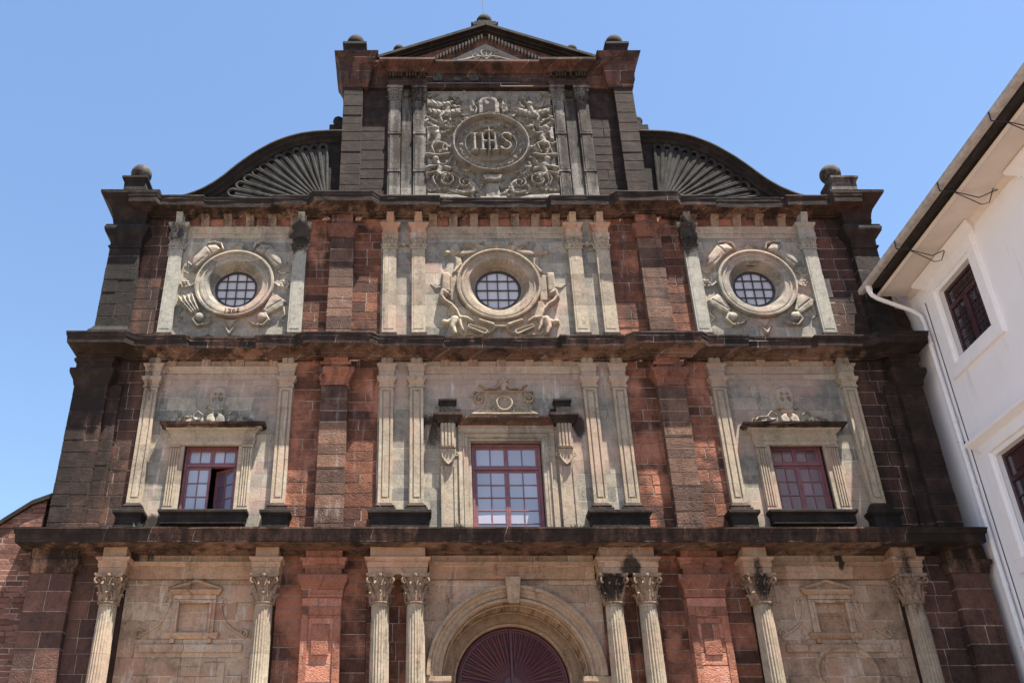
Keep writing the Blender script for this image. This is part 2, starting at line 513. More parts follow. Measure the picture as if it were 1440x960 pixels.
def ring_plate(mb, x0, x1, z0, z1, cx, cz, r, p0, p1, n=64):
    """rectangular slab with a round hole"""
    inn, out = [], []
    for i in range(n):
        a = 2 * math.pi * (i + .5) / n
        c, s_ = math.cos(a), math.sin(a)
        tx = ((x1 - cx) if c > 0 else (x0 - cx)) / c if abs(c) > 1e-6 else 1e9
        tz = ((z1 - cz) if s_ > 0 else (z0 - cz)) / s_ if abs(s_) > 1e-6 else 1e9
        t = min(tx, tz)
        inn.append((cx + r * c, cz + r * s_)); out.append([cx + t * c, cz + t * s_])
    # snap nearest outline points to the corners
    for X_, Z_ in ((x0, z0), (x1, z0), (x0, z1), (x1, z1)):
        j = min(range(n), key=lambda i: (out[i][0] - X_) ** 2 + (out[i][1] - Z_) ** 2)
        out[j] = [X_, Z_]
    vs = [(x, -p1, z) for x, z in inn] + [(x, -p1, z) for x, z in out] + [(x, -p0, z) for x, z in inn] + [(x, -p0, z) for x, z in out]
    fs = []
    for i in range(n):
        j = (i + 1) % n
        fs += [(i, j, j + n, i + n), (i + 2 * n, i + 3 * n, j + 3 * n, j + 2 * n), (i + n, j + n, j + 3 * n, i + 3 * n), (i, i + 2 * n, j + 2 * n, j)]
    mb.add(vs, fs)

def U(x0, x1, p, back=-.05):
    return [(x0, back), (x0, p), (x1, p), (x1, back)]

def spiral(cx, cz, r0, r1, a0, turns, n=22):
    return [(cx + (r0 + (r1 - r0) * i / n) * math.cos(a0 + turns * 2 * math.pi * i / n),
             cz + (r0 + (r1 - r0) * i / n) * math.sin(a0 + turns * 2 * math.pi * i / n)) for i in range(n + 1)]
def bez(P, n=14):
    out = []
    for i in range(n + 1):
        t = i / n
        Q = [Vector(p) for p in P]
        while len(Q) > 1: Q = [a.lerp(b, t) for a, b in zip(Q, Q[1:])]
        out.append(tuple(Q[0]))
    return out
def rib(mb, pts, r, p, flat=1.0, tint=None, n=8):
    mb.tube([(x, -p, z) for x, z in pts], r, n, flat, tint=tint)
def strap(mb, pts, w, p0, p1, wend=None):
    """flat band following (x, z) points, width w, from p0 to p1"""
    P = [Vector((x, z)) for x, z in pts]
    L, Rr = [], []
    for i, q in enumerate(P):
        d = (P[min(i + 1, len(P) - 1)] - P[max(i - 1, 0)]).normalized()
        n = Vector((-d.y, d.x))
        ww = w if wend is None else w + (wend - w) * i / (len(P) - 1)
        L.append(q + n * ww / 2); Rr.append(q - n * ww / 2)
    m = len(P)
    vs = []
    for q, s_ in zip(L, Rr):
        c = (q + s_) / 2
        vs += [(q.x, -p0, q.y), (q.x, -p1 * .8, q.y), (c.x + (q.x - c.x) * .6, -p1, c.y + (q.y - c.y) * .6),
               (c.x - (q.x - c.x) * .6, -p1, c.y - (q.y - c.y) * .6), (s_.x, -p1 * .8, s_.y), (s_.x, -p0, s_.y)]
    fs = []
    for i in range(m - 1):
        for k in range(6):
            a = i * 6 + k; b = i * 6 + (k + 1) % 6
            fs.append((a, b, b + 6, a + 6))
    fs += [tuple(range(6)), tuple(reversed(range((m - 1) * 6, m * 6)))]
    mb.add(vs, fs)

class Carving:
    """carved relief as a height field over a wall patch: plateaus with crisp edges, grooves and worn noise"""
    def __init__(s, cx, cz, w, h, res=.017):
        s.cx, s.cz, s.res = cx, cz, res
        s.nx = int(w / res) + 1; s.nz = int(h / res) + 1
        s.X, s.Z = np.meshgrid(np.linspace(-w / 2, w / 2, s.nx), np.linspace(-h / 2, h / 2, s.nz))
        s.H = np.zeros_like(s.X)
    def _put(s, d, half, ht, kind):
        """d distance from the axis, half the half-width"""
        t = np.clip((half - d) / .022, 0, 1)
        if kind == 'round': f = np.sqrt(np.clip(1 - (d / half) ** 2, 0, 1)) * .6 + .4 * t
        elif kind == 'groove': f = t * (1 - .3 * np.exp(-(d / (half * .28)) ** 2))
        elif kind == 'lip': f = t * (.62 + .38 * np.exp(-((d - half * .75) / (half * .2)) ** 2))
        else: f = t
        s.H = np.maximum(s.H, np.where(d < half, ht * f * (t > 0), 0))
    def stroke(s, pts, w, ht, kind='round', w1=None):
        n = len(pts)
        w1 = w if w1 is None else w1
        for i in range(n - 1):
            (ax, az), (bx, bz) = pts[i], pts[i + 1]
            dx, dz = bx - ax, bz - az
            L = dx * dx + dz * dz + 1e-9
            t = np.clip(((s.X - ax) * dx + (s.Z - az) * dz) / L, 0, 1)
            d = np.hypot(s.X - ax - t * dx, s.Z - az - t * dz)
            half = (w + (w1 - w) * (i + t) / max(1, n - 1)) / 2
            s._put(d, half, ht, kind)
    def poly(s, pts, ht, dome=0.0, crease=None):
        inside = np.zeros(s.X.shape, bool); dm = np.full(s.X.shape, 9.0)
        n = len(pts)
        for i in range(n):
            (ax, az), (bx, bz) = pts[i], pts[(i + 1) % n]
            c_ = ((az > s.Z) != (bz > s.Z)) & (s.X < (bx - ax) * (s.Z - az) / (bz - az + 1e-12) + ax)
            inside ^= c_
            dx, dz = bx - ax, bz - az
            t = np.clip(((s.X - ax) * dx + (s.Z - az) * dz) / (dx * dx + dz * dz + 1e-9), 0, 1)
            dm = np.minimum(dm, np.hypot(s.X - ax - t * dx, s.Z - az - t * dz))
        f = np.clip(dm / .022, 0, 1) + dome * np.clip(dm / .15, 0, 1)
        s.H = np.maximum(s.H, np.where(inside, ht * f, 0))
    def disk(s, x, z, r, ht, kind='round', sx=1.0):
        s._put(np.hypot((s.X - x) / sx, s.Z - z), r, ht, kind)
    def ring(s, x, z, r, w, ht, kind='round', sz=1.0):
        s._put(np.abs(np.hypot(s.X - x, (s.Z - z) / sz) - r), w / 2, ht, kind)
    def cut(s, pts, w, depth):
        old = s.H; s.H = np.zeros_like(old); s.stroke(pts, w, depth, 'round'); s.H = np.maximum(0, old - s.H)
    def both(s, fn):
        for m in (-1, 1): fn(lambda x, m=m: m * x, m)
    def build(s, name, mat, parent, base=.05, keep_all=False, hole=None, wear=.008, seed=1, label=None, rim=None):
        rg_ = np.random.RandomState(seed)
        H = s.H.copy()
        nz = np.zeros_like(H)
        for sc_ in (5, 11, 24):
            g_ = rg_.rand(s.nz // sc_ + 3, s.nx // sc_ + 3)
            yi = np.arange(s.nz) / sc_; xi = np.arange(s.nx) / sc_
            y0_ = yi.astype(int); x0_ = xi.astype(int); fy = (yi - y0_)[:, None]; fx = (xi - x0_)[None, :]
            nz += (g_[y0_][:, x0_] * (1 - fy) * (1 - fx) + g_[y0_ + 1][:, x0_] * fy * (1 - fx) + g_[y0_][:, x0_ + 1] * (1 - fy) * fx + g_[y0_ + 1][:, x0_ + 1] * fy * fx - .5)
        Hn = H + nz * wear * (H > .004 if not keep_all else 1)
        # soften the saw-tooth of the grid by one blur step
        Hb = Hn.copy()
        Hb[1:-1, 1:-1] = (Hn[1:-1, 1:-1] * 4 + Hn[:-2, 1:-1] + Hn[2:, 1:-1] + Hn[1:-1, :-2] + Hn[1:-1, 2:]) / 8
        live = Hb > .003
        if keep_all: live[:] = True
        if hole:
            dd = np.hypot(s.X, s.Z); live &= dd > hole
        q = live[:-1, :-1] | live[1:, :-1] | live[:-1, 1:] | live[1:, 1:]
        if hole: q &= (np.hypot(s.X, s.Z) > hole)[:-1, :-1]
        idx = -np.ones(s.X.shape, int)
        use = np.zeros(s.X.shape, bool)
        use[:-1, :-1] |= q; use[1:, :-1] |= q; use[:-1, 1:] |= q; use[1:, 1:] |= q
        idx[use] = np.arange(use.sum())
        off = np.where(Hb > .003, 0, -.012) if not keep_all else 0
        V = np.stack([s.X + s.cx, -(base + Hb + off), s.Z + s.cz], -1)[use]
        J, I = np.nonzero(q)
        F = np.stack([idx[J, I], idx[J, I + 1], idx[J + 1, I + 1], idx[J + 1, I]], -1)
        me = bpy.data.meshes.new(name)
        me.from_pydata(V.tolist(), [], F.tolist())
        me.materials.append(M[mat])
        me.polygons.foreach_set('use_smooth', [True] * len(me.polygons))
        me.set_sharp_from_angle(angle=R(50))
        o = bpy.data.objects.new(name, me); col.objects.link(o); o.parent = parent
        if label: o['label'] = label
        return o

# ------------------------------------------------------------------ ground
g = MB()
g.add([(-900, -900, 0), (900, -900, 0), (900, 900, 0), (-900, 900, 0)], [(0, 1, 2, 3)])
go = g.build('ground', 'paving'); go['kind'] = 'structure'

# ================================================================== CHURCH
church = thing('church', 'weathered dark red stone baroque church front with cream window bays and carved gable', 'church')
def part(mb, name, mats, parent=None, **kw):
    return mb.build(name, mats, parent or church, **kw)

BAYS = (-7.5, 0.0, 7.45)
# ---- core walls
c = MB()
cells(c, -10.9, 10.8, 0, 9.05, -1.3, 0, [(-1.75, 1.75, 0, 7.7), (-8.2, -6.8, .2, 4.0), (6.8, 8.2, .2, 4.0)])
cells(c, -10.8, 10.7, 9.05, 14.5, -1.3, 0, [(-.95, .95, 9.15, 11.8), (-8.25, -6.8, 9.75, 11.65), (6.75, 8.2, 9.75, 11.65)])
cells(c, -10.7, 10.6, 14.5, 19.25, -1.3, 0, [(-.75, .8, 15.75, 17.3), (-8.15, -6.7, 15.8, 17.2), (6.6, 8.05, 15.8, 17.2)])
c.box(-4.5, 4.5, -1.2, 0, 19.25, 25.0)
part(c, 'core_wall', 'laterite_dark')
# the hall behind the front
n_ = MB()
n_.box(-10.2, -9.4, -30, -1.31, 0, 15); n_.box(9.3, 10.1, -30, -1.31, 0, 15); n_.box(-10.2, 10.1, -30.8, -30, 0, 15)
n_.add([(-10.5, 1.32, 15), (0, 1.32, 18.6), (0, 31, 18.6), (-10.5, 31, 15), (10.5, 1.32, 15), (10.5, 31, 15), (-10.5, 1.32, 14.7), (0, 1.32, 18.3), (0, 31, 18.3), (-10.5, 31, 14.7), (10.5, 1.32, 14.7), (10.5, 31, 14.7)],
       [(0, 1, 2, 3), (1, 4, 5, 2), (6, 9, 8, 7), (7, 8, 11, 10), (0, 3, 9, 6), (4, 10, 11, 5), (0, 6, 7, 1), (1, 7, 10, 4)])
part(n_, 'nave', 'lat_plain')

# ---- laterite walls between the bays (recessed) and piers (projecting)
def redwall(x0, x1, p, z0, z1, mats, name='wall_panel', **kw):
    mb = MB(); blocks(mb, x0, x1, p, z0, z1, **kw)
    return part(mb, name, [mats, 'mortar'], bevel=.008)
for s in (-1, 1):
    def sp(a, b): return (a, b) if s > 0 else (-b, -a)
    # tier 1
    redwall(*sp(3.45, 4.05), .08, 0, 8.86, 'laterite')
    redwall(*sp(4.93, 5.6), .08, 0, 8.86, 'laterite')
    redwall(*sp(9.5, 10.45), .08, 0, 8.86, 'lat_side', ch=.4, bw=.5)
    # tier 2
    redwall(*sp(3.3, 4.09), .06, 9.08, 14.1, 'laterite')
    redwall(*sp(4.76, 5.6), .06, 9.08, 14.1, 'laterite')
    redwall(*sp(9.3, 10.5), .06, 9.08, 14.1, 'laterite_dark', ch=.36)
    # tier 3
    redwall(*sp(3.3, 4.09), .06, 14.5, 18.9, 'laterite')
    redwall(*sp(4.76, 5.5), .06, 14.5, 18.9, 'laterite')
    redwall(*sp(9.2, 10.2), .06, 14.5, 18.9, 'laterite_dark', ch=.36)
    # tier 4
    redwall(*sp(3.2, 4.02), .06, 19.25, 24.2, 'laterite_dark', ch=.36)

# ---- piers
def pier(s, z0, z1, x0, x1, p, name='pier', mat='laterite', ch=.34, **kw):
    a, b = (x0, x1) if s > 0 else (-x1, -x0)
    mb = MB(); blocks(mb, a, b, p, z0, z1, ch=ch, bw=.8, rough=.010, **kw)
    return part(mb, name, [mat, 'mortar'], bevel=.009)
def cap_profile(z0, z1, out):
    h = z1 - z0
    return [(-.1, z0), (.02, z0), (.035, z0 + .1 * h), (.02, z0 + .16 * h), (.03, z0 + .3 * h), (.09 * out / .2, z0 + .5 * h), (out * .95, z0 + .72 * h), (out, z0 + .76 * h), (out, z1), (-.1, z1)]
for s in (-1, 1):
    def sp(a, b): return (a, b) if s > 0 else (-b, -a)
    # tier 1 pier with sunk panel
    a, b = sp(4.03, 4.95)
    mb = MB(); blocks(mb, a, b, .3, 0, 7.62, ch=.34, bw=.8, rough=.015, tint=(.35, 1))
    po = part(mb, 'pier', ['lat_bright', 'mortar'], bevel=.008)
    mb = MB()
    for q in ((a + .002, a + .17), (b - .17, b - .002)): mb.box(*q, .2, .335, 1.0, 7.4)
    mb.box(a + .17, b - .17, .2, .333, 7.15, 7.4)
    mb.box(a + .26, b - .26, .2, .345, 6.3, 7.0)
    mb.build('pier_frame', 'lat_plain', po, bevel=.012)
    mb = MB(); mb.sweep(U(a, b, .3), cap_profile(7.62, 8.14, .13)); mb.sweep(U(a, b, .3), [(-.1, 8.3), (.03, 8.3), (.05, 8.4), (.05, 8.46), (.1, 8.5), (.1, 8.56), (-.1, 8.56)])
    mb.box(a + .02, b - .02, .05, .32, 8.14, 8.86)
    mb.build('pier_capital', 'lat_plain', po, bevel=.008)
    # tier 2
    a, b = sp(4.08, 4.79)
    po = pier(s, 9.08, 13.2, 4.08, 4.79, .3, mat='lat_brown')
    if s:
        mb = MB(); mb.sweep(U(a, b, .3), cap_profile(13.2, 13.68, .16)); mb.sweep(U(a, b, .3), [(-.1, 13.8), (.03, 13.8), (.06, 13.86), (.06, 13.9), (-.1, 13.9)])
        mb.box(a + .03, b - .03, .05, .31, 13.68, 14.12)
        mb.build('pier_capital', 'lat_plain', po, bevel=.008)
        mb = MB(); mb.box(a - .05, b + .05, .1, .36, 9.08, 9.24); mb.build('pier_base', 'fascia', po, bevel=.01)
    # tier 3
    po = pier(s, 14.5, 18.0, 4.08, 4.76, .3, mat='lat_brown')
    mb = MB(); mb.sweep(U(a, b - .03, .3), cap_profile(18.0, 18.42, .12))
    mb.box(a + .03, b - .06, .05, .31, 18.42, 18.9)
    mb.build('pier_capital', 'lat_plain', po, bevel=.008)
    mb = MB(); mb.box(a - .07, b + .06, .1, .38, 14.5, 14.72); mb.box(a - .04, b + .03, .1, .34, 14.72, 14.8)
    mb.build('pier_base', 'fascia', po, bevel=.01)

# ---- corner piers
CO = {1: (11.45, 11.28), 2: (11.3, 11.05), 3: (11.08, 10.92)}
for s in (-1, 1):
    k = 0 if s < 0 else 1
    o1, o2, o3 = CO[1][k], CO[2][k], CO[3][k]
    # tier 1
    a, b = (10.42, o1) if s > 0 else (-o1, -10.42)
    mb = MB(); blocks(mb, a, b, .3, 0, 8.2, ch=.42, bw=.6, depth=1.5, rough=.01)
    po = part(mb, 'corner_pier', ['lat_side', 'mortar'], bevel=.009)
    mb = MB(); mb.sweep([(a, -1.2)] + U(a, b, .3)[1:3] + [(b, -1.2)], [(-.1, 8.2), (.03, 8.2), (.05, 8.3), (.12, 8.42), (.12, 8.5), (.05, 8.52), (.05, 8.86), (-.1, 8.86)])
    mb.build('pier_capital', 'cornice', po, bevel=.008)
    # tier 2: slightly battered pier with inner rib
    a, b = (10.42, o2) if s > 0 else (-o2, -10.42)
    mb = MB(); blocks(mb, a, b, .3, 9.08, 13.25, ch=.38, bw=.5, depth=1.5, rough=.01)
    x0, x1 = (10.1, 10.42) if s > 0 else (-10.42, -10.1)
    blocks(mb, x0, x1, .16, 9.08, 13.3, ch=.4, bw=.5, depth=.2)
    po = part(mb, 'corner_pier', ['laterite_dark', 'mortar'], bevel=.009)
    mb = MB(); mb.sweep([(a, -1.2)] + U(a, b, .3)[1:3] + [(b, -1.2)], [(-.1, 13.2), (.02, 13.2), (.05, 13.35), (.13, 13.5), (.15, 13.56), (.15, 13.66), (.04, 13.7), (.04, 13.85), (.1, 13.9), (.1, 13.98), (.06, 14.0), (.1, 14.12), (-.1, 14.12)])
    mb.build('pier_capital', 'cornice', po, bevel=.008)
    # tier 3: round-cushioned capital
    a, b = (10.2, o3) if s > 0 else (-o3, -10.2)
    mb = MB(); blocks(mb, a, b, .3, 15.0, 17.7, ch=.38, bw=.55, depth=1.5, rough=.012)
    po = part(mb, 'corner_pier', ['blackstone', 'mortar'], bevel=.009)
    mb = MB()
    P = [(a, -1.2)] + U(a, b, .3)[1:3] + [(b, -1.2)]
    mb.sweep(P, [(-.1, 14.5), (.22, 14.5), (.2, 14.62), (.14, 14.7), (.12, 14.85), (.05, 14.95), (.02, 15.02), (-.1, 15.02)])
    mb.build('pier_base', 'blackstone', po, bevel=.01)
    mb = MB()
    mb.sweep(P, [(-.1, 17.62), (.02, 17.62), (.05, 17.68), (.0, 17.74), (.01, 17.9), (.08, 18.0), (.17, 18.12), (.2, 18.24), (.16, 18.36), (.06, 18.42), (.02, 18.46), (.05, 18.6), (.02, 18.64), (.0, 18.75), (.02, 18.92), (-.1, 18.92)])
    mb.build('pier_capital', 'blackstone', po, smooth=True)
    # side scroll at the foot of the tier 3 pier
    ox = s * o3
    mb = MB()
    pr = [(10.85, 14.56), (11.44, 14.56), (11.45, 14.9), (11.36, 15.1), (11.38, 15.3), (11.3, 15.7), (11.2, 16.1), (11.1, 16.6), (10.95, 17.1), (10.85, 17.1)]
    if s > 0:
        mb.prism(pr, -1.1, .05); mb.build('side_scroll', 'lat_plain', po, bevel=.01)

# ---- cornices
def stepped(br):
    """br: [(x_end, p)] for the right half from the centre outwards -> full symmetric plan path"""
    half = []
    x = 0
    for i, (xe, p) in enumerate(br):
        half.append((x, p)); half.append((xe, p)); x = xe
    return half
def mirror_path(right, left=None):
    L = [(-x, p) for x, p in reversed(left or right)]
    return L + [q for q in right if q[0] > 0.001]
def cornice_prof(z0, z1, proj, fh):
    h = z1 - fh - z0
    return [(-.15, z0), (.02, z0), (.05, z0 + .2 * h), (.11, z0 + .26 * h), (.15, z0 + .5 * h), (proj * .5, z0 + .75 * h), (proj * .9, z0 + .98 * h)], \
           [(-.15, z1 - fh), (proj * .9, z1 - fh), (proj * .93, z1 - fh * .45), (proj * .96, z1 - fh * .4), (proj * .98, z1 - .05), (proj, z1 - .04), (proj, z1), (-.15, z1 + .02)]
def do_cornice(path, z0, z1, proj, lab=None, seg=.45, fh=.25):
    A, Bp = cornice_prof(z0, z1, proj, fh)
    mb = MB(); A2 = A + [(-.15, A[-1][1])]
    mb.sweep(path, A2, seg=seg, jit=.004)
    o = part(mb, 'cornice', 'cornice', label=lab)
    mb = MB(); mb.sweep(path, Bp, seg=seg, jit=.005)
    mb.build('fascia', 'fascia', o)
    return o
# tier 1
z = 8.84
path = [(-11.45, -1.0), (-11.45, .28), (-9.95, .28), (-9.95, .12), (9.95, .12), (9.95, .28), (11.2, .28), (11.2, -.05)]
path = [(-11.0, -1.0), (-11.0, .1), (10.4, .1), (10.4, -.6)]
do_cornice(path, 8.68, 9.12, .82, fh=.34, lab='long straight black edged cornice above the ground storey')
# tier 2
rt = [(1.95, .02), (1.98, .14), (3.5, .14), (3.7, .32), (5.08, .32), (5.28, .14), (6.15, .14), (6.18, .02), (8.75, .02), (8.78, .14), (10.0, .14), (10.2, .34)]
path = [(-x, p) for x, p in reversed(rt)] + rt
path = [(-11.0, -1.0), (-11.0, .34)] + path + [(10.72, .34), (10.72, -1.0)]
do_cornice(path, 14.04, 14.52, .56, fh=.32, lab='upper black edged cornice breaking forward over each pilaster, below the round windows')
# tier 3
rt = [(1.95, .02), (1.98, .14), (3.55, .14), (3.75, .34), (5.05, .34), (5.2, .14), (6.1, .14), (6.13, .02), (8.85, .02), (8.88, .14), (10.05, .14), (10.12, .3)]
path = [(-x, p) for x, p in reversed(rt)] + rt + [(10.2, .3), (10.2, -1.0)]
path = [(-10.2, -1.0), (-10.2, .3)] + path
do_cornice(path, 18.82, 19.3, .48, fh=.33, lab='top black edged cornice under the curved shell parapets')
# raised corner blocks of tier 3
for s in (-1, 1):
    o3 = CO[3][0 if s < 0 else 1]
    a, b = (10.2, o3) if s > 0 else (-o3, -10.2)
    mb = MB()
    P = [(a, -1.2)] + U(a, b, .3)[1:3] + [(b, -1.2)]
    mb.sweep(P, [(-.2, 18.6), (.04, 18.6), (.07, 18.8), (.13, 18.95), (.27, 19.15), (.4, 19.3), (.42, 19.32), (.43, 19.41), (-.2, 19.43)], seg=.5, jit=.008)
    part(mb, 'corner_cornice', 'fascia', label='flared black cornice block on the %s corner' % ('left' if s < 0 else 'right'))

# ---- friezes, architraves
def bandprof(z0, z1, o=.05):
    h = z1 - z0
    return [(-.05, z0), (.02, z0), (.02, z0 + .38 * h), (.045, z0 + .42 * h), (.045, z0 + .72 * h), (.05, z0 + .76 * h), (o + .05, z0 + .88 * h), (o + .06, z1), (-.05, z1)]
for i, cx in enumerate(BAYS):
    hw = 1.98 if i == 1 else 1.72
    cc = cx
    # tier 1
    mb = MB(); mb.sweep([(cc - hw, .12), (cc + hw, .12)], bandprof(8.1, 8.5, .05), seg=.6, jit=.003)
    part(mb, 'architrave', 'trimtan', bevel=.005)
    mb = MB(); mb.box(cc - hw, cc + hw, .0, .1, 8.5, 8.86)
    part(mb, 'frieze', 'brownpanel')
    # tier 2
    hw2 = 2.1 if i == 1 else 1.9
    mb = MB(); mb.sweep([(cc - hw2, .05), (cc + hw2, .05)], bandprof(13.5, 13.86, .03), seg=.6, jit=.002)
    part(mb, 'architrave', 'trim', bevel=.004)
    fz = MB(); fz.box(cc - hw2, cc + hw2, .0, .05, 13.86, 14.09)
    fo = part(fz, 'frieze', 'brownpanel')
    nb = 5 if i == 1 else 4
    for j in range(nb):
        bx = cc - hw2 * .72 + 2 * hw2 * .72 * j / (nb - 1)
        mb = MB(); mb.box(bx - .12, bx + .12, .04, .1, 13.865, 14.085)
        mb.box(bx - .08, bx - .03, .09, .12, 13.87, 14.08); mb.box(bx + .03, bx + .08, .09, .12, 13.87, 14.08)
        mb.build('bracket', 'trimtan', fo, bevel=.005)
    # tier 3
    mb = MB(); mb.sweep([(cc - hw2, .05), (cc + hw2, .05)], bandprof(18.13, 18.5, .03), seg=.6, jit=.002)
    part(mb, 'architrave', 'trim', bevel=.004)
    fz = MB(); fz.box(cc - hw2, cc + hw2, .0, .05, 18.5, 18.87)
    fo = part(fz, 'frieze', 'lat_plain')
    nb = 7 if i == 1 else 6
    for j in range(nb):
        bx = cc - hw2 * .86 + 2 * hw2 * .86 * j / (nb - 1)
        mb = MB()
        pr = [(.04, 18.52), (.1, 18.52), (.13, 18.62), (.13, 18.7), (.22, 18.8), (.3, 18.85), (.04, 18.85)]
        mb.add([(bx - .12, -p, z) for p, z in pr] + [(bx + .12, -p, z) for p, z in pr],
               [tuple(range(7)), tuple(reversed(range(7, 14)))] + [(q, q + 7, (q + 1) % 7 + 7, (q + 1) % 7) for q in range(7)])
        mb.build('bracket', 'capital', fo, bevel=.006)

# ---- tier 1 panels
def arch_plate(mb, x0, x1, zc, r, ztop, p0, p1, n=40):
    xs = [x0] + [-r * math.cos(math.pi * i / n) for i in range(n + 1)] + [x1]
    zs = [zc] + [zc + r * math.sin(math.pi * i / n) for i in range(n + 1)] + [zc]
    for i in range(len(xs) - 1):
        if xs[i + 1] - xs[i] < 1e-5: continue
        a, b = xs[i], xs[i + 1]; za, zb = zs[i], zs[i + 1]
        mb.add([(a, -p1, za), (b, -p1, zb), (b, -p1, ztop), (a, -p1, ztop), (a, -p0, za), (b, -p0, zb), (b, -p0, ztop), (a, -p0, ztop)],
               [(0, 1, 2, 3), (4, 7, 6, 5), (0, 4, 5, 1), (2, 6, 7, 3)])
mb = MB()
arch_plate(mb, -2.1, 2.1, 5.88, 1.72, 8.1, -.05, .06)
mb.box(-2.1, -1.72, -.05, .06, 0, 5.88); mb.box(1.72, 2.1, -.05, .06, 0, 5.88)
part(mb, 'spandrel_wall', 'brownpanel')
for s in (-1, 1):
    x0, x1 = (2.1, 3.45) if s > 0 else (-3.45, -2.1)
    mb = MB(); blocks(mb, x0, x1, .07, 0, 8.86, ch=.4, bw=.6, tint=(.1, .8))
    part(mb, 'wall_panel', ['laterite', 'mortar'], bevel=.006)
# arch: jamb/soffit tunnel and archivolt
def arch_band(mb, prof, zc=5.88, n=48, legs=None, jit=0):
    """prof [(r, p)] ring profile swept over a half circle; legs = bottom z for straight jambs"""
    A = [(math.cos(math.pi * i / n), math.sin(math.pi * i / n)) for i in range(n + 1)]
    rows = []
    if legs is not None: rows.append([(r, -p, legs) for r, p in prof])
    for c_, s_ in A: rows.append([(r * c_, -p, zc + r * s_) for r, p in prof])
    if legs is not None: rows.append([(-r, -p, legs) for r, p in prof])
    m = len(prof)
    vs = [q for row in rows for q in row]
    fs = [(i * m + j, (i + 1) * m + j, (i + 1) * m + (j + 1) % m, i * m + (j + 1) % m) for i in range(len(rows) - 1) for j in range(m)]
    fs += [tuple(range(m)), tuple(reversed(range((len(rows) - 1) * m, len(rows) * m)))]
    mb.add(vs, fs)
mb = MB()
arch_band(mb, [(1.70, .0), (1.70, .13), (1.76, .17), (1.80, .13), (1.88, .14), (1.90, .18), (1.96, .19), (1.98, .25), (2.05, .25), (2.06, .02)])
ao = part(mb, 'archivolt', 'arch', smooth=True, label='broad moulded cream stone arch ring around the door')
mb = MB(); arch_band(mb, [(1.69, -.95), (1.69, .05), (1.76, .05), (1.76, -.95)], legs=0)
mb.build('arch_soffit', 'brownpanel', ao)
# carved coffers on the soffit: raised rosettes and ribs
mb = MB()
for i in range(15):
    a = math.pi * (i + .5) / 15
    for da in (-.5, .5):
        aa = a + da * math.pi / 15 * .88
        mb.tube([(1.665 * math.cos(aa), y, 5.88 + 1.665 * math.sin(aa)) for y in (.12, .78)], .012, 5)
    for y in (.3, .45, .6):
        mb.ball((1.685 * math.cos(a), y, 5.88 + 1.685 * math.sin(a)), .045, n=8)
for y in (.1, .8):
    mb.tube([(1.665 * math.cos(math.pi * i / 40), y, 5.88 + 1.665 * math.sin(math.pi * i / 40)) for i in range(41)], .024, 6)
mb.build('soffit_carving', 'arch', ao, smooth=True)
mb = MB(); arch_band(mb, [(1.36, -.98), (1.36, -.86), (1.4, -.82), (1.44, -.85), (1.5, -.85), (1.7, -.90), (1.7, -.98)], legs=0)
mb.build('inner_ring', 'arch', ao, smooth=True)
mb = MB()
for s in (-1, 1):
    a, b = (1.6, 2.1) if s > 0 else (-2.1, -1.6)
    mb.sweep([(a, -.95), (a, .1), (b, .1), (b, .0)] if s > 0 else [(a, .0), (a, .1), (b, .1), (b, -.95)], [(-.02, 5.5), (.02, 5.5), (.03, 5.6), (.09, 5.7), (.11, 5.76), (.11, 5.87), (-.02, 5.87)])
mb.build('impost', 'arch', ao, bevel=.006)
mb = MB()
mb.add([(-.13, -.2, 7.5), (.13, -.2, 7.5), (.19, -.2, 8.1), (-.19, -.2, 8.1), (-.13, -.3, 7.5), (.13, -.3, 7.5), (.18, -.4, 8.1), (-.18, -.4, 8.1)],
       [(0, 3, 2, 1), (4, 5, 6, 7), (0, 1, 5, 4), (1, 2, 6, 5), (2, 3, 7, 6), (3, 0, 4, 7)])
mb.build('keystone', 'arch', ao, bevel=.015)
# door
do_ = MB()
prof = [(x, z) for x, z in [(1.37 * math.cos(math.pi * i / 40), 5.88 + 1.37 * math.sin(math.pi * i / 40)) for i in range(41)]]
do_.prism([(1.37, .05)] + prof + [(-1.37, .05)], -1.08, -1.0)
door = part(do_, 'door', 'door', label='deep red arched door with a sunburst of carved rays')
mb = MB()
for i in range(25):
    a = math.pi * (i + .5) / 25
    w = .032
    r0, r1 = .28, 1.22
    pts = [(r0 * math.cos(a), 5.88 + r0 * math.sin(a)), (r1 * math.cos(a), 5.88 + r1 * math.sin(a))]
    mb.tube([(pts[0][0], 1.0, pts[0][1]), ((pts[0][0] * .5 + pts[1][0] * .5), 1.0, (pts[0][1] + pts[1][1]) / 2), (pts[1][0], 1.0, pts[1][1])], [.012, .045, .06], 8)
mb.tube([(.24 * math.cos(math.pi * i / 16), 1.0, 5.88 + .24 * math.sin(math.pi * i / 16)) for i in range(17)], .03, 8)
mb.tube([(1.31 * math.cos(math.pi * i / 40), 1.0, 5.88 + 1.31 * math.sin(math.pi * i / 40)) for i in range(41)], .04, 8)
mb.build('sunburst', 'door', door, smooth=True)
mb = MB(); mb.box(-.035, .035, -1.0, -.94, .1, 7.2); mb.box(-1.36, 1.36, -1.0, -.93, 5.66, 5.84)
for z0 in (.4, 2.2, 4.0):
    for x0 in (-1.25, -.62, .1, .73):
        mb.box(x0, x0 + .52, -1.0, -.96, z0, z0 + 1.5)
mb.build('door_rail', 'door', door, bevel=.01)

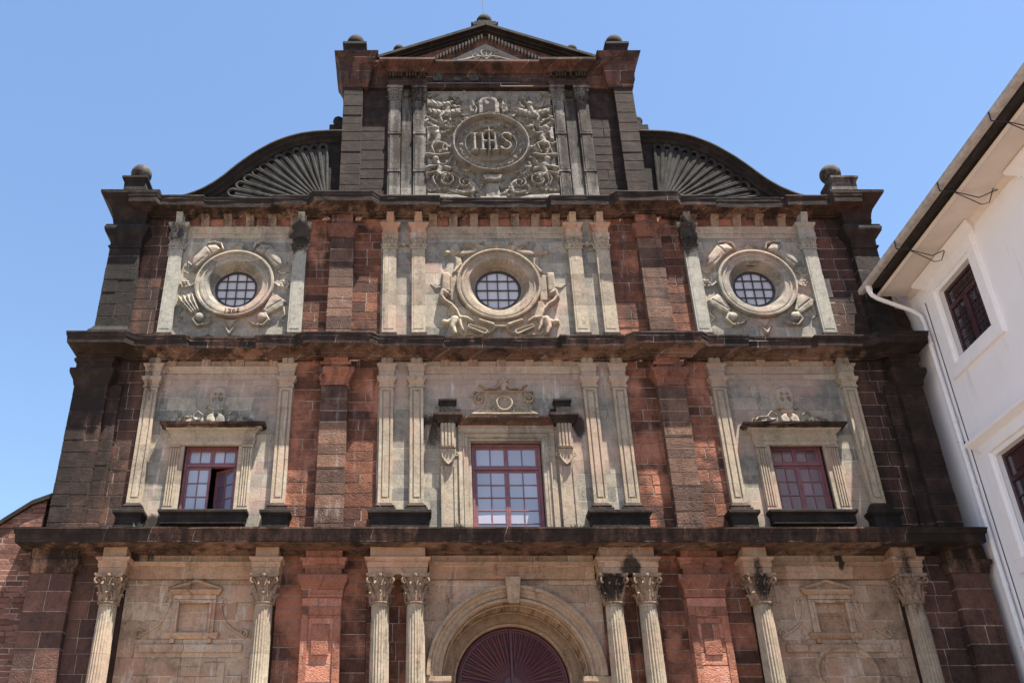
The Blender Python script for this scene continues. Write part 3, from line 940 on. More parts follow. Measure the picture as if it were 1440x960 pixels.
# side bays of tier 1
for cx in (BAYS[0], BAYS[2]):
    mb = MB()
    cells(mb, cx - 1.68, cx + 1.68, 0, 8.1, -.05, .06, [(cx - .6, cx + .6, 0, 3.6), (cx - .37, cx + .37, 6.9, 7.62)])
    wp = part(mb, 'wall_panel', 'brownpanel')
    d2 = MB(); d2.box(cx - .6, cx + .6, -.3, -.2, 0, 3.6)
    for i in range(4): d2.box(cx - .52 + (i % 2) * .56, cx - .04 + (i % 2) * .56, -.2, -.17, .3 + (i // 2) * 1.6, 1.7 + (i // 2) * 1.6)
    part(d2, 'side_door', 'door')
    mb = MB(); mb.sweep([(cx - .6, .06), (cx - .6, .06), (cx + .6, .06)][1:], [(-.02, 3.6), (.06, 3.6), (.06, 3.8), (.14, 3.95), (-.02, 4.0)])
    mb.box(cx - .8, cx - .6, 0, .12, 0, 3.6); mb.box(cx + .6, cx + .8, 0, .12, 0, 3.6)
    part(mb, 'door_surround', 'arch', bevel=.01)
    # blind window with its little pediment
    mb = MB()
    mb.box(cx - .38, cx + .38, -.04, .015, 6.88, 7.64)
    mb.box(cx - .38, cx + .38, .0, .03, 7.26, 7.285)
    bw = part(mb, 'blind_window', 'trimtan', label='small blocked window under a triangular hood in the %s bay' % ('left' if cx < 0 else 'right'))
    mb = MB()
    for a, b in ((-.5, -.36), (.36, .5)): mb.box(cx + a, cx + b, .05, .13, 6.86, 7.62)
    mb.box(cx - .36, cx + .36, .05, .128, 7.54, 7.62)
    for a, b in ((-.42, -.36), (.36, .42)): mb.box(cx + a, cx + b, .12, .155, 6.86, 7.6)
    mb.box(cx - .5, cx + .5, .05, .16, 7.62, 7.72)
    mb.build('frame', 'brownpanel', bw, bevel=.008)
    mb = MB(); mb.sweep(U(cx - .52, cx + .52, .12), [(-.05, 7.72), (.02, 7.72), (.1, 7.8), (.1, 7.84), (-.05, 7.84)])
    for s in (-1, 1):
        mb.tube([(cx + s * .64, -.16, 7.86), (cx, -.16, 8.06)], .05, 4)
        mb.tube([(cx + s * .52, -.1, 7.86), (cx, -.1, 8.0)], .05, 4)
    mb.prism([(cx - .5, 7.84), (cx + .5, 7.84), (cx, 8.0)], .02, .1)
    mb.build('pediment', 'trimtan', bw, bevel=.006)
    mb = MB(); mb.sweep(U(cx - .55, cx + .55, .06), [(-.05, 6.72), (.03, 6.72), (.07, 6.8), (.07, 6.86), (-.05, 6.86)]); mb.box(cx - .48, cx - .38, .05, .14, 6.62, 6.72); mb.box(cx + .38, cx + .48, .05, .14, 6.62, 6.72)
    mb.build('sill', 'trimtan', bw, bevel=.006)
    for s in (-1, 1):
        mb = MB()
        c1 = bez([(cx + s * .58, 7.6), (cx + s * .7, 7.3), (cx + s * .62, 7.0), (cx + s * 1.0, 6.95), (cx + s * 1.25, 6.75)])
        rib(mb, c1, .03, .075)
        rib(mb, spiral(cx + s * .66, 7.58, .09, .03, 0 if s < 0 else math.pi, 1.2), .025, .08)
        rib(mb, spiral(cx + s * 1.2, 6.85, .11, .03, -1.57, 1.2 * s), .028, .08)
        mb.build('scroll', 'brownpanel', bw, smooth=True)
    # framed table and oval below
    mb = MB()
    mb.box(cx - 1.2, cx + 1.2, .05, .11, 6.42, 6.6); mb.box(cx - 1.25, cx - .9, .05, .1, 5.1, 5.9); mb.box(cx + .9, cx + 1.25, .05, .1, 5.1, 5.9)
    part(mb, 'string_course', 'brownpanel', bevel=.01)
    if cx > 0:
        mb = MB(); mb.lathe([(.54, .04), (.57, .11), (.62, .14), (.67, .12), (.71, .05)], (cx + .1, 0, 5.98), 48, 'y', sx=1.1, sz=.92)
        part(mb, 'oval_medallion', 'brownpanel', smooth=True)
    else:
        mb = MB(); mb.box(cx - .8, cx - .2, .05, .085, 5.2, 6.3); mb.box(cx + .35, cx + .85, .05, .09, 5.3, 6.2)
        mb.box(cx - .15, cx + .3, .05, .08, 5.4, 6.1)
        part(mb, 'wall_tablet', 'brownpanel', bevel=.012)

# ---- tier 1 columns (fluted) with leafy capitals
def fluted(mb, x, p, z0, z1, r0, r1, nf=20):
    n = nf * 6
    rings = 14
    vs = []
    for k in range(rings + 1):
        t = k / rings
        rr = r0 + (r1 - r0) * t ** 1.5
        cut = .11 if 0 < k < rings else 0
        for i in range(n):
            a = 2 * math.pi * i / n
            ph = (i % 6) / 6
            d = math.sin(math.pi * ph / .8) if ph < .8 else 0
            q = rr * (1 - cut * max(0, d))
            vs.append((x + q * math.cos(a), -p + q * math.sin(a), z0 + (z1 - z0) * t if cut or k in (0, rings) else 0))
    fs = [(k * n + i, k * n + (i + 1) % n, (k + 1) * n + (i + 1) % n, (k + 1) * n + i) for k in range(rings) for i in range(n)]
    mb.add(vs, fs)
def leaf(mb, base, out, h, w, curl, n=6):
    """curling acanthus leaf: base point, outward unit (x,y), height, width"""
    sx, sy = -out[1], out[0]
    vs = []
    for i in range(n + 1):
        t = i / n
        z = h * (t if t < .8 else .8 + .18 * math.sin((t - .8) / .2 * math.pi) - .1 * (t - .8) / .2)
        o = curl * (t ** 2.5) * 1.0 + (.02 if t < .9 else .03)
        ww = w * (math.sin(math.pi * min(.95, .22 + t * .72)) + (.12 if i % 2 else -.05))
        for k, q in enumerate((-1, -.45, 0, .45, 1)):
            oo = o + (.03 if k == 2 else 0) - abs(q) * .02 + (.012 if k in (1, 3) else 0)
            vs.append((base[0] + out[0] * oo + sx * ww * q * .5, base[1] + out[1] * oo + sy * ww * q * .5, base[2] + z))
    fs = [(i * 5 + k, i * 5 + k + 1, (i + 1) * 5 + k + 1, (i + 1) * 5 + k) for i in range(n) for k in range(4)]
    mb.add(vs, fs)
def capital_mesh(r=.21, h=.62, seed=0):
    mb = MB()
    q_ = random.Random(seed)
    mb.lathe([(r + .01, -.06), (r + .045, -.04), (r + .045, -.01), (r, .0), (r * 1.02, .1 * h), (r * 1.1, .5 * h), (r * 1.4, .84 * h), (r * 1.5, .86 * h)], (0, 0, 0), 24)
    for i in range(8):
        a = 2 * math.pi * i / 8
        leaf(mb, (r * math.cos(a), r * math.sin(a), .0), (math.cos(a), math.sin(a)), h * q_.uniform(.34, .45), q_.uniform(.14, .19), q_.uniform(.05, .12))
        a += math.pi / 8
        leaf(mb, (r * math.cos(a), r * math.sin(a), .08), (math.cos(a), math.sin(a)), h * q_.uniform(.55, .68), q_.uniform(.13, .18), q_.uniform(.07, .15))
    for i in range(4):
        a = math.pi / 4 + math.pi / 2 * i
        ox, oy = math.cos(a), math.sin(a)
        pts = []
        for k in range(16):
            t = k / 15
            if t < .45:
                q = t / .45
                rr_, zz = r * 1.05 + (r * .75) * q ** 1.6, h * (.5 + .36 * q)
            else:
                q = (t - .45) / .55
                ang = math.pi / 2 - q * 2 * math.pi * 1.1
                rad = .075 * (1 - q * .6)
                rr_, zz = r * 1.8 + rad * math.cos(ang), h * .86 - .075 + rad * math.sin(ang)
            pts.append((ox * rr_, oy * rr_, zz))
        mb.tube(pts, .026, 6)
        a2 = a + math.pi / 4
        ox, oy = math.cos(a2), math.sin(a2)
        mb.ball((ox * (r * 1.5), oy * (r * 1.5), h * .92), .05, n=8)
        for sg in (-1, 1):
            tx, ty = -oy * sg, ox * sg
            pts = [(ox * (r * 1.35) + tx * (.03 + .1 * q), oy * (r * 1.35) + ty * (.03 + .1 * q), h * (.55 + .3 * math.sin(q * 2.2))) for q in [k / 8 for k in range(9)]]
            mb.tube(pts, .02, 5)
    R_ = r * 1.72
    out = []
    for i in range(4):
        a = math.pi / 4 + math.pi / 2 * i
        A = Vector((math.cos(a), math.sin(a))) * R_ * 1.3
        B2 = Vector((math.cos(a + math.pi / 2), math.sin(a + math.pi / 2))) * R_ * 1.3
        for k in range(6):
            q = A.lerp(B2, k / 6)
            out.append(q * (1 - .12 * math.sin(math.pi * k / 6)))
    n = len(out)
    vs = [(q.x * .94, q.y * .94, h * .87) for q in out] + [(q.x, q.y, h * .93) for q in out] + [(q.x, q.y, h) for q in out]
    fs = [tuple(reversed(range(n))), tuple(range(2 * n, 3 * n))] + [(j * n + i, j * n + (i + 1) % n, (j + 1) * n + (i + 1) % n, (j + 1) * n + i) for j in (0, 1) for i in range(n)]
    mb.add(vs, fs)
    return mb
caps0 = None
colx = [-9.45, -5.83, -3.12, -2.3, 2.32, 3.1, 5.76, 9.3]
for x in colx:
    mb = MB(); fluted(mb, x, .36, 1.5, 7.42, .245, .205)
    co = part(mb, 'column', 'trim', smooth=True)
    if x == 2.32: co['label'] = 'fluted column with black stained capital right of the door'
    if x == 5.76: co['label'] = 'fluted column blackened at the top in the right bay'  # material spots darken the capital and the stone just above it
    cp = capital_mesh(seed=int(x * 10)).build('capital', 'capital', co, smooth=True)
    cp.location = (x, -.36, 7.47)
    mb = MB(); mb.lathe([(.25, 1.5), (.3, 1.46), (.32, 1.4), (.27, 1.36), (.34, 1.3), (.36, 1.24), (.36, 1.2)], (x, -.36, 0), 24)
    mb.box(x - .38, x + .38, .0, .74, .0, 1.2)
    mb.build('pedestal', 'fascia', co, bevel=.01)
# impost blocks over the columns
def impost(x0, x1, p=.52, wm='trimtan'):
    mb = MB(); mb.sweep(U(x0, x1, p, 0), bandprof(8.1, 8.5, .05)); mb.box(x0 + .02, x1 - .02, .0, p + .0, 8.5, 8.86)
    mb.box(x0 + .01, x1 - .01, .0, p - .01, 8.105, 8.49)
    part(mb, 'impost', wm, bevel=.006)
impost(-9.74, -9.14); impost(-6.12, -5.53); impost(-3.4, -2.05); impost(2.05, 3.38); impost(5.45, 6.05); impost(9.0, 9.6)

# ---- tier 2 panels
mb = MB(); cells(mb, -2.12, 2.12, 9.08, 13.5, .0, .055, [(-.95, .95, 9.15, 11.8)])
part(mb, 'wall_panel', 'cream', label='pale cream and grey block panel around the tall central window')
for s in (-1, 1):
    mb = MB(); a, b = (2.4, 3.0) if s > 0 else (-3.0, -2.4)
    mb.box(s * 2.1, s * 3.3, .0, .06, 9.08, 14.09); part(mb, 'wall_panel', 'cream')
for cx, w0, w1 in ((BAYS[0], -8.22, -6.83), (BAYS[2], 6.77, 8.13)):
    mb = MB(); cells(mb, cx - 1.98, cx + 1.98, 9.08, 13.5, .0, .055, [(w0, w1, 9.75, 11.65)])
    part(mb, 'wall_panel', 'cream')

# ---- tier 2 pilasters with sunk grooves, moulded caps, black pedestals
def pil2(x, ped=True):
    mb = MB()
    a, b = x - .18, x + .18
    mb.box(a, b, .05, .17, 9.98, 13.2)
    # raised fillets leave two narrow grooves
    mb.box(a, a + .07, .17, .2, 9.98, 13.2); mb.box(b - .07, b, .17, .2, 9.98, 13.2); mb.box(x - .075, x + .075, .17, .2, 10.14, 13.08)
    mb.box(a + .07, b - .07, .17, .2, 9.98, 10.1); mb.box(a + .07, b - .07, .17, .2, 13.12, 13.2)
    o = part(mb, 'pilaster', 'trim', bevel=.006)
    mb = MB(); mb.sweep(U(a, b, .2), [(-.03, 13.2), (.03, 13.2), (.03, 13.25), (.01, 13.26), (.01, 13.33), (.06, 13.4), (.08, 13.43), (.08, 13.5), (-.03, 13.5)])
    mb.sweep(U(a - .0, b + .0, .2), [(-.03, 13.5), (.02, 13.5), (.02, 13.66), (.04, 13.68), (.04, 13.78), (.09, 13.84), (.09, 13.88), (-.03, 13.88)])
    mb.box(a + .02, b - .02, .05, .2, 13.88, 14.09)
    mb.box(a + .05, x - .025, .2, .225, 13.89, 14.08); mb.box(x + .025, b - .05, .2, .225, 13.89, 14.08)
    mb.build('capital', 'trim', o, bevel=.005)
    mb = MB(); mb.sweep(U(a, b, .2), [(-.03, 9.78), (.1, 9.78), (.1, 9.84), (.05, 9.85), (.07, 9.9), (.03, 9.93), (.0, 9.98), (-.03, 9.98)])
    mb.build('base', 'fascia', o, bevel=.005)
    return o
for x in (-9.3, -5.73, -3.07, -2.28, 2.3, 3.08, 5.72, 9.17):
    pil2(x)
def pedestal2(a, b):
    mb = MB(); mb.box(a, b, .05, .4, 9.13, 9.6)
    mb.sweep(U(a, b, .4, 0), [(-.1, 9.08), (.06, 9.08), (.06, 9.2), (.0, 9.24), (-.1, 9.24)])
    mb.sweep(U(a, b, .4, 0), [(-.1, 9.56), (.0, 9.56), (.05, 9.62), (.07, 9.64), (.07, 9.72), (-.1, 9.78)])
    part(mb, 'pedestal', 'blackstone', bevel=.01)
for a, b in ((-9.62, -9.0), (-6.04, -5.42), (-3.4, -1.98), (1.98, 3.4), (5.4, 6.03), (8.86, 9.5)): pedestal2(a, b)

# ---- tier 3 panels with round openings
OC = [(-7.42, 16.5, .575), (0.03, 16.48, .63), (7.33, 16.52, .57)]
for i, (cx, cz, rg) in enumerate(OC):
    bx = BAYS[i]
    hw = 2.12 if i == 1 else 1.98
    mb = MB(); ring_plate(mb, bx - hw, bx + hw, 14.5, 18.13, cx, cz, 1.0, .0, .055)
    part(mb, 'wall_panel', 'cream')
for s in (-1, 1):
    mb = MB(); mb.box(s * 2.1, s * 3.3, .0, .06, 14.5, 18.87); part(mb, 'wall_panel', 'cream')

# pilaster capital (flat, leafy)
def pcap(mb, x, z0, w, p, h=.42):
    mb.add([(x - w / 2, 0, z0), (x + w / 2, 0, z0), (x + w / 2, -p, z0), (x - w / 2, -p, z0), (x - w * .62, 0, z0 + h), (x + w * .62, 0, z0 + h), (x + w * .62, -p - .05, z0 + h), (x - w * .62, -p - .05, z0 + h)],
           [(0, 1, 2, 3), (7, 6, 5, 4), (3, 2, 6, 7), (0, 3, 7, 4), (2, 1, 5, 6)])
    mb.box(x - w / 2 - .02, x + w / 2 + .02, .0, p + .025, z0 - .04, z0)
    for q in (-.33, 0, .33):
        leaf(mb, (x + q * w, -p, z0 + .0), (0, -1), h * .5, w * .36, .06)
    for q in (-.2, .2):
        leaf(mb, (x + q * w, -p - .01, z0 + .05), (0, -1), h * .72, w * .34, .07)
    for q in (-1, 1):
        leaf(mb, (x + q * w / 2, -p * .6, z0), (q, 0), h * .55, .12, .05)
        rib(mb, spiral(x + q * w * .46, z0 + h * .78, .062, .015, math.pi / 2, -1.5 * q), .02, p + .06, n=6)
    mb.ball((x, -p - .07, z0 + h * .86), .04, n=8)
def pil3(x, m='trim', mc='trim'):
    a, b = x - .19, x + .19
    mb = MB(); mb.box(a, b, .05, .2, 14.86, 17.7); mb.box(a + .05, b - .05, .2, .208, 15.0, 17.55)
    o = part(mb, 'pilaster', m, bevel=.007)
    mb = MB(); pcap(mb, x, 17.7, .38, .2, .4)
    mb.build('capital', mc, o, smooth=True)
    mb = MB(); mb.sweep(U(a, b, .2), [(-.03, 18.1), (.05, 18.1), (.06, 18.2), (.03, 18.22), (.03, 18.38), (.08, 18.44), (.11, 18.5), (.11, 18.55), (-.03, 18.55)])
    mb.box(a + .06, b - .06, .05, .22, 18.55, 18.87)
    mb.add([(x - .1, -.2, 18.56), (x + .1, -.2, 18.56), (x + .1, -.28, 18.56), (x - .1, -.28, 18.56), (x - .1, -.2, 18.86), (x + .1, -.2, 18.86), (x + .1, -.4, 18.86), (x - .1, -.4, 18.86)],
           [(0, 1, 2, 3), (7, 6, 5, 4), (3, 2, 6, 7), (0, 3, 7, 4), (2, 1, 5, 6)])
    mb.build('impost', 'trimtan' if mc == 'trim' else mc, o, bevel=.006)
    mb = MB(); mb.box(a - .1, b + .1, .05, .32, 14.5, 14.68); mb.box(a - .04, b + .04, .05, .26, 14.68, 14.86)
    mb.build('base', 'fascia', o, bevel=.008)
    return o
for x in (-9.2, -5.64, 5.6, 9.03): pil3(x, 'trimgrey', 'trimgrey')
for x in (-3.05, -2.23, 2.27, 3.06): pil3(x)
for s in (-1, 1):
    mb = MB()
    rib(mb, bez([(s * 2.46, 18.0), (s * 2.65, 17.75), (s * 2.85, 18.0)]), .035, .09)
    mb.ball((s * 2.65, -.08, 17.9), .09, n=10)
    part(mb, 'garland', 'trim', smooth=True)


# ---- oculi
def oculus(i):
    cx, cz, rg = OC[i]
    ro = 1.2 if i == 1 else 1.12
    mb = MB()
    mb.lathe([(ro - .01, .05), (ro, .19), (ro - .02, .235), (ro - .07, .24), (ro - .085, .2), (ro - .1, .195), (ro - .11, .165), (ro - .14, .16), (ro - .15, .175), (ro - .2, .175), (ro - .215, .15), (ro - .33, .135), (ro - .34, .11),
              (rg + .075, -.08), (rg + .07, -.13), (rg + .035, -.135), (rg + .03, -.2), (rg - .02, -.2), (rg - .02, -.4)],
             (cx, 0, cz), 72, 'y')
    oc = part(mb, 'oculus', 'trim' if i == 1 else 'cream', smooth=True, label=['round splayed window ring in the left bay with the date 1705', 'large round splayed window ring in the centre', 'round splayed window ring in the right bay'][i])
    g2 = MB()
    # panes cut by the bars
    N = 4
    step = 2 * rg / N * 1.0
    for a in range(-3, 3):
        for b in range(-3, 3):
            x0, x1, z0, z1 = a * step * .94, (a + 1) * step * .94, b * step, (b + 1) * step
            pts = []
            # clip the square to the circle by sampling its outline
            poly = []
            for (ax, az), (bx2, bz) in zip(((x0, z0), (x1, z0), (x1, z1), (x0, z1)), ((x1, z0), (x1, z1), (x0, z1), (x0, z0))):
                for q in range(6):
                    px, pz = ax + (bx2 - ax) * q / 6, az + (bz - az) * q / 6
                    d = math.hypot(px, pz)
                    if d > rg: px, pz = px * rg / d, pz * rg / d
                    if not (x0 - 1e-6 <= px <= x1 + 1e-6 and z0 - 1e-6 <= pz <= z1 + 1e-6): continue
                    poly.append((px, pz))
            if len(poly) < 3: continue
            ar = abs(sum(p[0] * q[1] - q[0] * p[1] for p, q in zip(poly, poly[1:] + poly[:1]))) / 2
            if ar < .004: continue
            g2.add([(cx + px, .21, cz + pz) for px, pz in poly], [tuple(range(len(poly)))], tint=random.random())
    g2.build('pane', 'glasso', oc)
    mb = MB()
    for a in range(-2, 3):
        q = a * step
        h = math.sqrt(max(0, rg * rg - (q * .94) ** 2))
        if h > .1: mb.box(cx + q * .94 - .013, cx + q * .94 + .013, -.2, -.165, cz - h, cz + h)
        h = math.sqrt(max(0, rg * rg - q * q))
        if h > .1: mb.box(cx - h, cx + h, -.202, -.167, cz + q - .013, cz + q + .013)
    mb.lathe([(rg - .03, -.2), (rg - .03, -.15), (rg + .01, -.15)], (cx, 0, cz), 48, 'y')
    mb.build('glazing_bar', 'iron', oc)
    return oc
oc0, oc1, oc2 = [oculus(i) for i in range(3)]
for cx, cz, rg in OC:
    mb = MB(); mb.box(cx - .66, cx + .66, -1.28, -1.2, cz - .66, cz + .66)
    part(mb, 'dark_backing', 'dark')  # near-black sheet painted as the dark behind the round panes
# date cut on the left ring
def text_mesh(s, size, ext, name, mat, parent, loc, bend=None):
    cu = bpy.data.curves.new(name, 'FONT'); cu.body = s; cu.size = size; cu.extrude = ext; cu.align_x = 'CENTER'; cu.resolution_u = 3
    t = bpy.data.objects.new(name, cu); col.objects.link(t)
    bpy.context.view_layer.update()
    me = bpy.data.meshes.new_from_object(t.evaluated_get(bpy.context.evaluated_depsgraph_get()))
    bpy.data.objects.remove(t)
    for v in me.vertices:
        x, y, z_ = v.co
        if bend: 
            a = -math.pi / 2 + x / bend
            rr_ = bend - y
            v.co = (rr_ * math.cos(a), -z_, rr_ * math.sin(a))
        else: v.co = (x, -z_, y)
    me.materials.clear(); me.materials.append(M[mat])
    o = bpy.data.objects.new(name, me); col.objects.link(o); o.parent = parent; o.location = loc
    return o
dt = text_mesh('1705', .27, .02, 'date', 'cornice', oc0, (OC[0][0] + .02, -.2, OC[0][1]), bend=1.06)
dt['label'] = 'carved date 1705'

# strapwork round the side oculi, carved in flat relief
def strapside(cx, cz, oc, seed, ribbed):
    c = Carving(cx, cz, 3.6, 3.5)
    def half(X, m):
        # rolled plates above
        c.poly([(X(1.12), .5), (X(1.3), .66), (X(1.27), .9), (X(.95), 1.33), (X(.64), 1.38), (X(.46), 1.16), (X(.8), .92)], .13, .3)
        c.stroke([(X(.44), 1.18), (X(.5), 1.36), (X(.7), 1.42), (X(.9), 1.38)], .09, .17)
        c.cut([(X(.92), 1.28), (X(.74), 1.02)], .03, .06)
        c.cut([(X(1.2), .62), (X(.96), .86)], .025, .04)
        c.stroke([(X(1.2), .55), (X(1.42), .8), (X(1.36), .62), (X(1.5), .66)], .06, .07, w1=.02)
        c.stroke([(X(1.1), .5), (X(1.3), .38), (X(1.5), .45)], .07, .07, w1=.02)
        # side flowers and ribbons
        for k in range(6):
            a = k * math.pi / 3
            c.disk(X(1.42) + .1 * math.cos(a), .02 + .1 * math.sin(a), .06, .08)
        c.disk(X(1.42), .02, .045, .12)
        c.stroke([(X(1.1), .08), (X(1.25), -.04), (X(1.38), -.05)], .08, .07)
        # lower straps
        c.poly([(X(1.02), -.46), (X(1.2), -.34), (X(1.5), -.56), (X(1.42), -.78), (X(1.05), -1.02), (X(.85), -.9)], .12, .2)
        if ribbed and m < 0:
            for t in (0, .26, .52, .78):
                c.stroke([(X(1.5 - t * .45), -.46 - t * .0 + t * .1), (X(1.4 - t * .45), -.62 - t * .02), (X(1.08 - t * .2), -.98 + t * .14)], .085, .2)
        else:
            c.cut([(X(1.36), -.56), (X(.98), -.86)], .03, .05)
        c.stroke([(X(.95), -.98), (X(1.05), -1.18), (X(.9), -1.36), (X(.66), -1.32), (X(.5), -1.22)], .12, .13, w1=.05)
        c.disk(X(.86), -1.08, .15, .16)
        c.stroke([(X(1.42), -.75), (X(1.48), -1.0), (X(1.36), -1.12), (X(1.46), -1.22)], .09, .07, w1=.03)
        # fishtail below
        c.stroke([(0, -1.62), (X(.09), -1.46), (X(.17), -1.38)], .12, .11, w1=.04)
        c.stroke([(X(.12), 1.36), (X(.06), 1.44)], .07, .09); c.stroke([(X(.14), 1.28), (X(.22), 1.32)], .05, .06)
    c.both(half)
    c.poly([(-.2, -1.14), (.2, -1.14), (.03, -1.42), (-.03, -1.42)], .07)
    c.build('cartouche', 'cream', oc, hole=1.07, seed=seed, label='carved strapwork around the round window')
strapside(OC[0][0], OC[0][1], oc0, 1, True)
strapside(OC[2][0], OC[2][1], oc2, 2, False)
def strapcentre(cx, cz, oc):
    c = Carving(cx, cz - .02, 4.0, 3.45)
    def half(X, m):
        c.poly([(X(.02), 1.3), (X(.3), 1.24), (X(.62), 1.1), (X(.98), 1.02), (X(1.1), 1.05), (X(1.02), 1.2), (X(.72), 1.24), (X(.9), 1.42), (X(.6), 1.5), (X(.35), 1.36), (X(.02), 1.42)], .09, .15)
        c.stroke([(X(.38), 1.5), (X(.55), 1.44), (X(.72), 1.4), (X(.95), 1.48)], .07, .14, w1=.03)
        c.cut([(X(.6), 1.3), (X(.85), 1.4)], .04, .06)
        c.poly([(X(1.0), 1.1), (X(1.2), 1.05), (X(1.46), 1.05), (X(1.5), 1.2), (X(1.36), 1.26), (X(1.3), 1.5), (X(1.12), 1.5)], .07, .1)
        c.disk(X(1.42), 1.12, .09, .13)
        c.poly([(X(1.02), .95), (X(1.22), 1.02), (X(1.2), .7), (X(1.3), .45), (X(1.12), .42), (X(1.0), .7)], .07)
        c.stroke([(X(1.05), .72), (X(1.2), .5), (X(1.28), .44)], .05, .12)
        c.poly([(X(1.17), .38), (X(1.38), .38), (X(1.38), -.5), (X(1.12), -.5), (X(1.15), 0)], .06)
        c.poly([(X(1.37), .45), (X(1.6), .45), (X(1.62), -.2), (X(1.37), -.2)], .1)
        c.stroke([(X(1.62), -.02), (X(1.76), -.06), (X(1.92), .1)], .07, .06, w1=.02)
        # S volutes
        c.stroke([(X(1.46), -.3), (X(1.58), -.22), (X(1.62), -.4), (X(1.52), -.55), (X(1.34), -.68), (X(1.2), -.88), (X(1.12), -1.1)], .17, .2, 'round', w1=.12)
        c.disk(X(1.5), -.32, .09, .15)
        # field behind the lower straps
        c.poly([(X(.0), -1.0), (X(.9), -.75), (X(1.2), -.4), (X(1.36), -.9), (X(1.4), -1.3), (X(1.1), -1.62), (X(.3), -1.6), (X(.2), -1.45), (X(.0), -1.38)], .05)
        c.stroke([(X(1.1), -1.08), (X(.92), -1.1), (X(.76), -1.22)], .16, .18, 'round', w1=.09)
        c.stroke([(X(1.14), -1.1), (X(1.1), -1.35), (X(1.04), -1.5)], .16, .18, 'round', w1=.1)
        c.stroke([(X(1.26), -1.15), (X(1.32), -1.4), (X(1.26), -1.6)], .26, .22, w1=.14)
        c.stroke([(X(1.3), -1.12), (X(1.5), -1.24)], .17, .13)
        c.disk(X(1.54), -1.22, .1, .17)
        c.stroke([(X(.22), -1.34), (X(.58), -1.2)], .15, .22, w1=.12)
        c.stroke([(X(.45), -1.58), (X(.85), -1.4)], .22, .22, 'groove', w1=.17)
        c.stroke([(0, -1.36), (X(.14), -1.36), (X(.24), -1.5), (X(.36), -1.6), (X(.5), -1.66)], .09, .15)
        c.stroke([(X(.5), -1.68), (X(.9), -1.62)], .09, .14)
    c.both(half)
    c.stroke([(0, 1.26), (0, 1.48)], .14, .12); c.disk(0, 1.42, .1, .15)
    c.build('cartouche', 'trim', oc, hole=1.14, seed=5, label='carved scrolls and straps around the central round window')
strapcentre(OC[1][0], OC[1][1], oc1)

# ---- tier 2 windows
def casement(mbf, mbg, x0, x1, z0, z1, p, nx, nz, st=.06, bar=.012, mi=0, tints=None):
    """one glazed leaf: stiles and rails, bars, one pane mesh"""
    mbf.box(x0, x0 + st, p - .04, p, z0, z1); mbf.box(x1 - st, x1, p - .04, p, z0, z1)
    mbf.box(x0 + st, x1 - st, p - .04, p, z0, z0 + st); mbf.box(x0 + st, x1 - st, p - .04, p, z1 - st, z1)
    X0, X1, Z0, Z1 = x0 + st, x1 - st, z0 + st, z1 - st
    for i in range(1, nx): q = X0 + (X1 - X0) * i / nx; mbf.box(q - bar, q + bar, p - .035, p - .005, Z0, Z1)
    for j in range(1, nz): q = Z0 + (Z1 - Z0) * j / nz; mbf.box(X0, X1, p - .034, p - .006, q - bar, q + bar)
    for i in range(nx):
        for j in range(nz):
            a, b = X0 + (X1 - X0) * i / nx, X0 + (X1 - X0) * (i + 1) / nx
            c_, d = Z0 + (Z1 - Z0) * j / nz, Z0 + (Z1 - Z0) * (j + 1) / nz
            e = random.uniform(-.007, .007)
            mbg.add([(a, -p + .03, c_), (b, -p + .03 + e, c_), (b, -p + .03, d), (a, -p + .03 - e, d)], [(0, 1, 2, 3)], tint=random.random())
def window_box(x0, x1, z0, z1, p, ztr, nxt=2, nzt=1, nxl=2, nzl=3, mg='glass', openr=False, label=None, blank=()):
    fr = MB()
    fw = .07
    for a, b in ((x0, x0 + fw), (x1 - fw, x1)): fr.box(a, b, p - .12, p + .04, z0, z1)
    fr.box(x0 + fw, x1 - fw, p - .12, p + .039, z1 - fw, z1); fr.box(x0 + fw, x1 - fw, p - .12, p + .039, z0, z0 + fw * .7)
    fr.box(x0 + fw, x1 - fw, p - .1, p + .045, ztr - .035, ztr + .035)
    w = part(fr, 'window', 'frame', bevel=.006, label=label)
    xm = (x0 + x1) / 2
    A, B2 = x0 + fw, x1 - fw
    gl = MB(); lf = MB()
    casement(lf, gl, A, xm, ztr + .035, z1 - fw, p, nxt, nzt, .055); casement(lf, gl, xm, B2, ztr + .035, z1 - fw, p, nxt, nzt, .055)
    lf.build('toplight', 'frame', w, bevel=.004); gl.build('pane', mg, w)
    for side in (0, 1):
        gl = MB(); lf = MB()
        a, b = (A, xm) if side == 0 else (xm, B2)
        casement(lf, gl, a, b, z0 + fw * .7, ztr - .035, p, nxl, nzl, .06)
        pivot = Vector((b if side else a, -p, 0))
        ang = R(-28) if (openr and side) else 0
        mt = 'frame'
        if ang:
            rm = Matrix.Translation(pivot) @ Matrix.Rotation(ang * 1, 4, 'Z') @ Matrix.Translation(-pivot)
            for q in (gl, lf): q.v = [tuple(rm @ Vector(v)) for v in q.v]
        lf.build('casement', mt, w, bevel=.004, label='casement standing open' if ang else None)
        gl.build('pane', 'glassd' if ang else mg, w)
    return w
# left, central, right
wl_ = window_box(-8.22, -6.83, 9.78, 11.6, -.1, 11.08, openr=True, label='left side window with one maroon casement standing open')
wc_ = window_box(-.86, .92, 9.15, 11.72, -.22, 11.05, nzl=5, label='tall central maroon window with many small panes')
wr_ = window_box(6.77, 8.13, 9.82, 11.66, -.1, 11.12, mg='glassd', label='dim right side window with curtained maroon panes')
